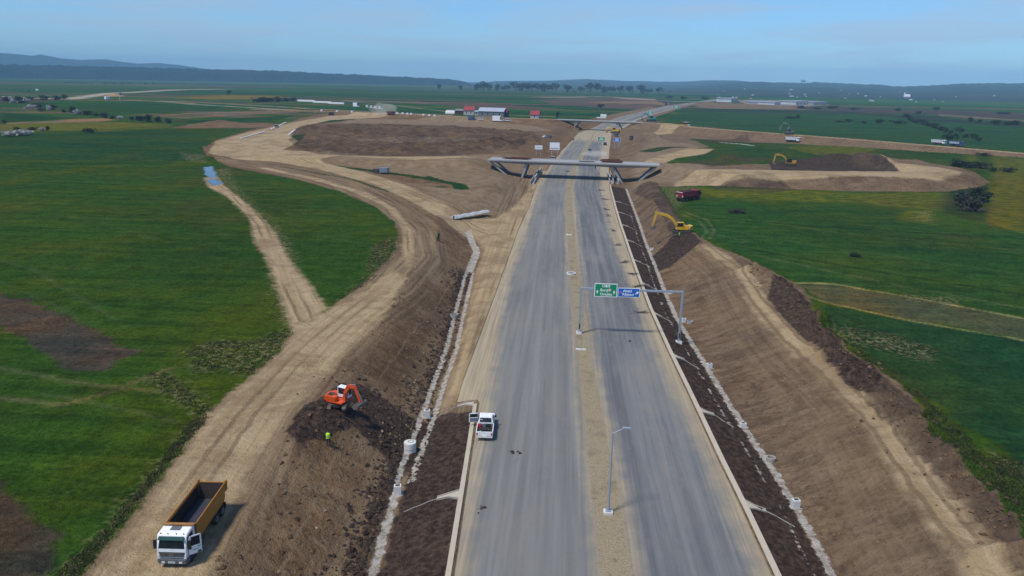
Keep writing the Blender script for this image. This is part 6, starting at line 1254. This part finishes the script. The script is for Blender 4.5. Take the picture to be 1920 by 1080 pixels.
for lb, q0, q1 in (('row of pale concrete kerb units along the outer edge of the left haul road bend', (452, 260), (498, 247)), ('row of pale concrete units on the embankment at the top of the left haul road', (508, 243), (536, 230)), ('short pale concrete kerb row inside the left haul road bend', (541, 254), (553, 244))):
    a = G(*q0); b = G(*q1); L = (b-a).length; o = MB(); k = int(L/3)
    for i in range(k): o.box(L*i/k, L*(i+.9)/k, -.45, .45, -.6, .5)
    o = o.build('kerb_units', 'pale_concrete'); o.location = a; o.rotation_euler = (0, -math.asin((b.z-a.z)/L), heading(a, b)); tag(o, lb, 'kerb units')
# ---------------------------------------------------------------- farm and distant buildings
def house(label, px, py, w, d, h, rz, wall='cream_wall', roof='red_roof', rh=None, name='house', group=None, openings=2, v=None, door=True, cat='house'):
    v = v or G(px, py); t = thing(name, label, cat, v, rz, group); rh = rh or d*.35
    MB().prism([(-d/2, -.5), (d/2, -.5), (d/2, h), (0, h+rh), (-d/2, h)], -w/2, w/2, axis='x').build('wall', wall, t)
    r = MB()
    for s in (-1, 1): r.hexa([(-w/2-.4, s*(d/2+.5), h-.35*rh/d*2*.5-.05), (w/2+.4, s*(d/2+.5), h-.35*rh/d*2*.5-.05), (w/2+.4, 0, h+rh+.02), (-w/2-.4, 0, h+rh+.02), (-w/2-.4, s*(d/2+.5), h-.35*rh/d+.2), (w/2+.4, s*(d/2+.5), h-.35*rh/d+.2), (w/2+.4, 0, h+rh+.28), (-w/2-.4, 0, h+rh+.28)])
    r.build('roof', roof, t)
    for k in range(openings): x = -w/2+w*(k+.7)/(openings+.4); MB().box(x-.5, x+.5, -d/2-.03, -d/2+.05, h*.35, h*.75).build('window', 'window_glass', t)
    if door: MB().box(w/2-.05, w/2+.04, -.8, .8, 0, min(h*.8, 3.2)).build('door', 'dark_wall', t)
    return t
house('grey barn with a long pale metal roof behind the side road', 924, 218.5, 26, 17, 5.2, RAD(-9), 'grey_wall', 'grey_roof', 3.2, 'barn', cat='barn', openings=4); 
v = G(947, 219); house('dark red timbered gable annex at the right end of the grey barn', 0, 0, 6, 8, 4.4, RAD(-9), 'dark_wall', 'maroon', 2.4, 'annex', v=v, openings=1, cat='annex')
house('red roofed cream farmhouse left of the grey barn', 881, 215.5, 11, 9, 4.8, RAD(-9), 'cream_wall', 'red_roof', 3.6, openings=2); house('small cream shed between the farmhouse and the grey barn', 897, 216.5, 6, 6, 3.8, RAD(-9), 'cream_wall', 'grey_roof', 1, 'shed', openings=2, cat='shed'); house('low dark shed left of the red roofed farmhouse', 864, 214.5, 11, 8, 3.8, RAD(-9), 'dark_wall', 'grey_wall', 1.6, 'shed', openings=1, cat='shed'); house('small red roofed house alone right of the barn', 1003.5, 222, 8.5, 8, 3.6, RAD(-9), 'cream_wall', 'red_roof', 3.4, openings=1)
def polytunnel(label, px, py, L, r, rz, group=None, name='greenhouse'):
    v = G(px, py); t = thing(name, label, 'greenhouse', v, rz, group); pr = [(r*math.cos(a), r*.8*math.sin(a)) for a in np.linspace(0, math.pi, 9)]; MB().prism(pr, -L/2, L/2, axis='x').build('cover', 'sheet_plastic', t); MB().box(L/2, L/2+.06, -.8, .8, 0, 2).build('door', 'bluegrey_tank', t)
polytunnel('white rounded polytunnel left of the farm sheds', 846, 213.5, 10, 5, RAD(-9)); polytunnel('long white greenhouse left in the row on the far field', 572, 190.5, 36, 3.2, RAD(-20)); polytunnel('white greenhouse in the middle of the row on the far field', 605, 193, 30, 3, RAD(-20)); polytunnel('white greenhouse right in the row on the far field', 632, 195, 26, 3, RAD(-20))
def hall(label, px0, px1, py, h, wall='hall_white', roof='grey_roof'):
    a = G(px0, py); b = G(px1, py); L = (b-a).length; s = (np.array(a)-np.array([0, 0, CAMH]))@fw/F; t = thing('industrial_hall', label, 'hall', (a+b)/2, heading(a, b)); MB().box(-L/2, L/2, 0, 40, -1, h*s).build('wall', wall, t); MB().box(-L/2-1, L/2+1, -1, 41, h*s, h*s+1.5).build('roof', roof, t); q = MB()
    for k in range(5): x = -L/2+L*(k+.5)/5; q.box(x-L*.03, x+L*.03, -.3, .1, 0, h*s*.6)
    q.build('gate', 'bluegrey_tank', t)
hall('long white industrial hall before the right hills', 1492, 1524, 196.5, 5.5); hall('grey industrial hall joined right of the long white hall', 1525, 1549, 197, 5, 'silver_paint'); hall('small white square building on the distant works', 1371, 1382, 192, 6.5); hall('low white building left of the industrial halls', 1452, 1463, 196.5, 4); hall('distant grey works building near the third overpass', 1425, 1448, 194.5, 3, 'silver_paint')
g = np.random.default_rng(77)
for i in range(34):
    px = [g.uniform(1475, 1520), g.uniform(1330, 1900), g.uniform(1560, 1760)][int(g.integers(3))]; py = g.uniform(168, 188)+(px-1500)*.018; D = g.uniform(3000, 4200); x, y, z = ray_at(px, py, D)
    # find the hillside along this line of sight
    house('tiny pale village house on the slope of the distant hills', 0, 0, g.uniform(9, 20), g.uniform(8, 12), g.uniform(4, 7), g.uniform(0, 3), 'cream_wall' if i % 3 else 'hall_white', 'tile_roof' if i % 2 else 'grey_roof', None, 'house', 'village houses below the hills', 0, Vector((x, y, z-2)), False) if False else VILLAGE.append((px, py, i)) if 'VILLAGE' in globals() else globals().__setitem__('VILLAGE', [(px, py, i)])
dg = bpy.context.evaluated_depsgraph_get(); dg.update(); hobs = [o for o in bpy.data.objects if o.name.startswith('hills')]
def on_hill(px, py):
    d = Vector(tuple(fw+rt*(px-960)/F-up*(py-540)/F)).normalized(); best = None
    for o in hobs:
        ok, loc, nn, ix = o.ray_cast(Vector((0, 0, CAMH)), d)
        if ok and (best is None or loc.length < best.length): best = loc.copy()
    return best
for px, py, i in VILLAGE:
    v = on_hill(px, py) or G(px, max(py, 186+(px-1500)*.02)); v = v.copy(); v.z -= 1; k = .5+.25*(i % 3)/2
    house('tiny pale village house on the slope of the distant hills', 0, 0, 11*k, 9*k, 5*k, i*.7, 'cream_wall' if i % 3 else 'hall_white', 'tile_roof' if i % 2 else 'grey_roof', None, 'house', 'village houses below the hills', 0, v, False)
v = on_hill(1697, 182) or G(1697, 190); t = thing('church', 'white church with a spire among the trees on the distant right hills', 'church', v); t.scale = (.5,)*3; MB().prism([(-8, -3), (8, -3), (8, 13), (0, 19), (-8, 13)], -2, 34, axis='x').build('nave', 'sign_white', t); MB().box(-10, -2.1, -4, 4, -3, 28).build('tower', 'sign_white', t); MB().add([(-10.5, -4.5, 28), (-1.6, -4.5, 28), (-1.6, 4.5, 28), (-10.5, 4.5, 28), (-6, 0, 42)], [(0, 1, 4), (1, 2, 4), (2, 3, 4), (3, 0, 4), (3, 2, 1, 0)]).build('spire', 'grey_roof', t)
# pole sign by the far left road, cattle
v, s = pxm(225, 188); t = thing('signpost', 'tall thin pole with a blue board beside the far left road', 'signpost', v); MB().tube((0, 0, 0), (0, 0, 14*s), .35*s, n=8).build('pole', 'pale_concrete', t); MB().box(.2*s, 4*s, -.3, .3, 9*s, 14*s).build('board', 'blue_paint', t)
v, s = pxm(215, 180.5); o = MB().add([(-11*s, 0, 0), (0, -30, 0), (11*s, 0, 0), (0, 30, 0), (-3*s, 0, 4*s), (3*s, 0, 4*s)], [(0, 1, 4), (1, 5, 4), (1, 2, 5), (2, 3, 5), (3, 4, 5), (3, 0, 4)]).build('sand_heap', 'wood'); o.location = v; tag(o, 'long tan sand heap beside the far left road', 'heap')
def cow_mesh():
    m = MB(); st = [(-.95, .28, .98, .30), (-.6, .36, .95, .38), (0, .40, .90, .42), (.5, .36, .95, .40), (.85, .24, 1.08, .28), (1.15, .15, 1.22, .17)]; n = 8; vs = []
    for x, ry, z, rz in st: vs += [(x, ry*math.cos(2*math.pi*i/n), z+rz*math.sin(2*math.pi*i/n)) for i in range(n)]
    fs = [(k*n+i, k*n+(i+1) % n, (k+1)*n+(i+1) % n, (k+1)*n+i) for k in range(5) for i in range(n)]; m.add(vs, fs)
    m.hexa([(1.1, -.14, 1.05), (1.62, -.09, .92), (1.62, .09, .92), (1.1, .14, 1.05), (1.1, -.14, 1.38), (1.58, -.08, 1.14), (1.58, .08, 1.14), (1.1, .14, 1.38)])
    for x, kx in ((.62, -.03), (-.75, .08)):
        for s in (-1, 1): m.tube((x, s*.22, .75), (x-kx, s*.22, .38), .12, .07, 6).tube((x-kx, s*.22, .38), (x, s*.22, 0), .07, .06, 6)
    m.tube((-.95, 0, 1.1), (-1.08, 0, .5), .04, .03, 5); return m.build('cow', 'cattle_hide')
c0 = cow_mesh(); first = True
for i, (px, py) in enumerate([(122, 156), (126, 156), (129, 156), (134, 156), (139, 157), (144, 157), (150, 156), (154, 157), (159, 156.5), (164, 157), (172, 157), (194, 156.5), (197, 157.5), (202, 157), (210, 157), (215, 158), (227, 159), (230, 157), (238, 157), (243, 157.5), (272, 158), (276, 158.5), (287, 157.5), (26, 170), (40, 171), (54, 171.5)]):
    v, s = pxm(px, py); c = c0 if first else c0.copy(); first = False
    if c is not c0: COL.objects.link(c)
    c.location = v; c.scale = (1.5*s/1.0,)*3 if s > 1 else (1.4,)*3; c.rotation_euler[2] = i*1.3; tag(c, 'tiny dark cow grazing in the herd on the far left pasture', 'cow', 'cattle on the far left pasture')
for px, py in ((246, 149), (70, 170)): v, s = pxm(px, py); house('tiny white hut on the far left pasture' if px < 100 else 'tiny white hut at the foot of the left forest', 0, 0, 4.2*s, 3*s, 1.8*s, 0, 'sign_white', 'grey_roof', None, 'hut', None, 0, v, False, 'hut')

# ---------------------------------------------------------------- air
hb = MB().box(-15000, 15000, -5000, 14600, -3.6, 330).build('haze', 'sign_white'); hb.data.materials.clear(); hm = bpy.data.materials.new('haze'); hm.use_nodes = True; nt = hm.node_tree; nt.nodes.clear()
pv = nt.nodes.new('ShaderNodeVolumePrincipled'); pv.inputs['Color'].default_value = (.38, .70, 1.0, 1); pv.inputs['Density'].default_value = 1.0e-4; pv.inputs['Anisotropy'].default_value = -0.35
ho = nt.nodes.new('ShaderNodeOutputMaterial'); nt.links.new(pv.outputs[0], ho.inputs['Volume']); hb.data.materials.append(hm); hb['kind'] = 'stuff'

def dust(label, loc, rx, ry, rz, dens):
    bm = bmesh.new(); bmesh.ops.create_icosphere(bm, subdivisions=3, radius=1.0)
    for v in bm.verts: v.co *= 1+.25*math.sin(v.co.x*5+v.co.z*4)*math.cos(v.co.y*4)
    me = bpy.data.meshes.new('dust_cloud'); bm.to_mesh(me); bm.free(); o = bpy.data.objects.new('dust_cloud', me); COL.objects.link(o); o.location = loc; o.scale = (rx, ry, rz)
    mt = bpy.data.materials.new('dust_cloud'); mt.use_nodes = True; t = mt.node_tree; t.nodes.clear(); v = t.nodes.new('ShaderNodeVolumePrincipled'); v.inputs['Color'].default_value = (.95, .88, .78, 1); v.inputs['Density'].default_value = dens
    u = t.nodes.new('ShaderNodeOutputMaterial'); t.links.new(v.outputs[0], u.inputs['Volume']); me.materials.append(mt); o['kind'] = 'stuff'
v = G(1116, 292, 0); dust('', (v.x, v.y, .9), 7, 9, 1.8, .06)
v = G(731, 214, 5); dust('', (v.x-6, v.y+4, v.z+4), 13, 8, 6, .035)
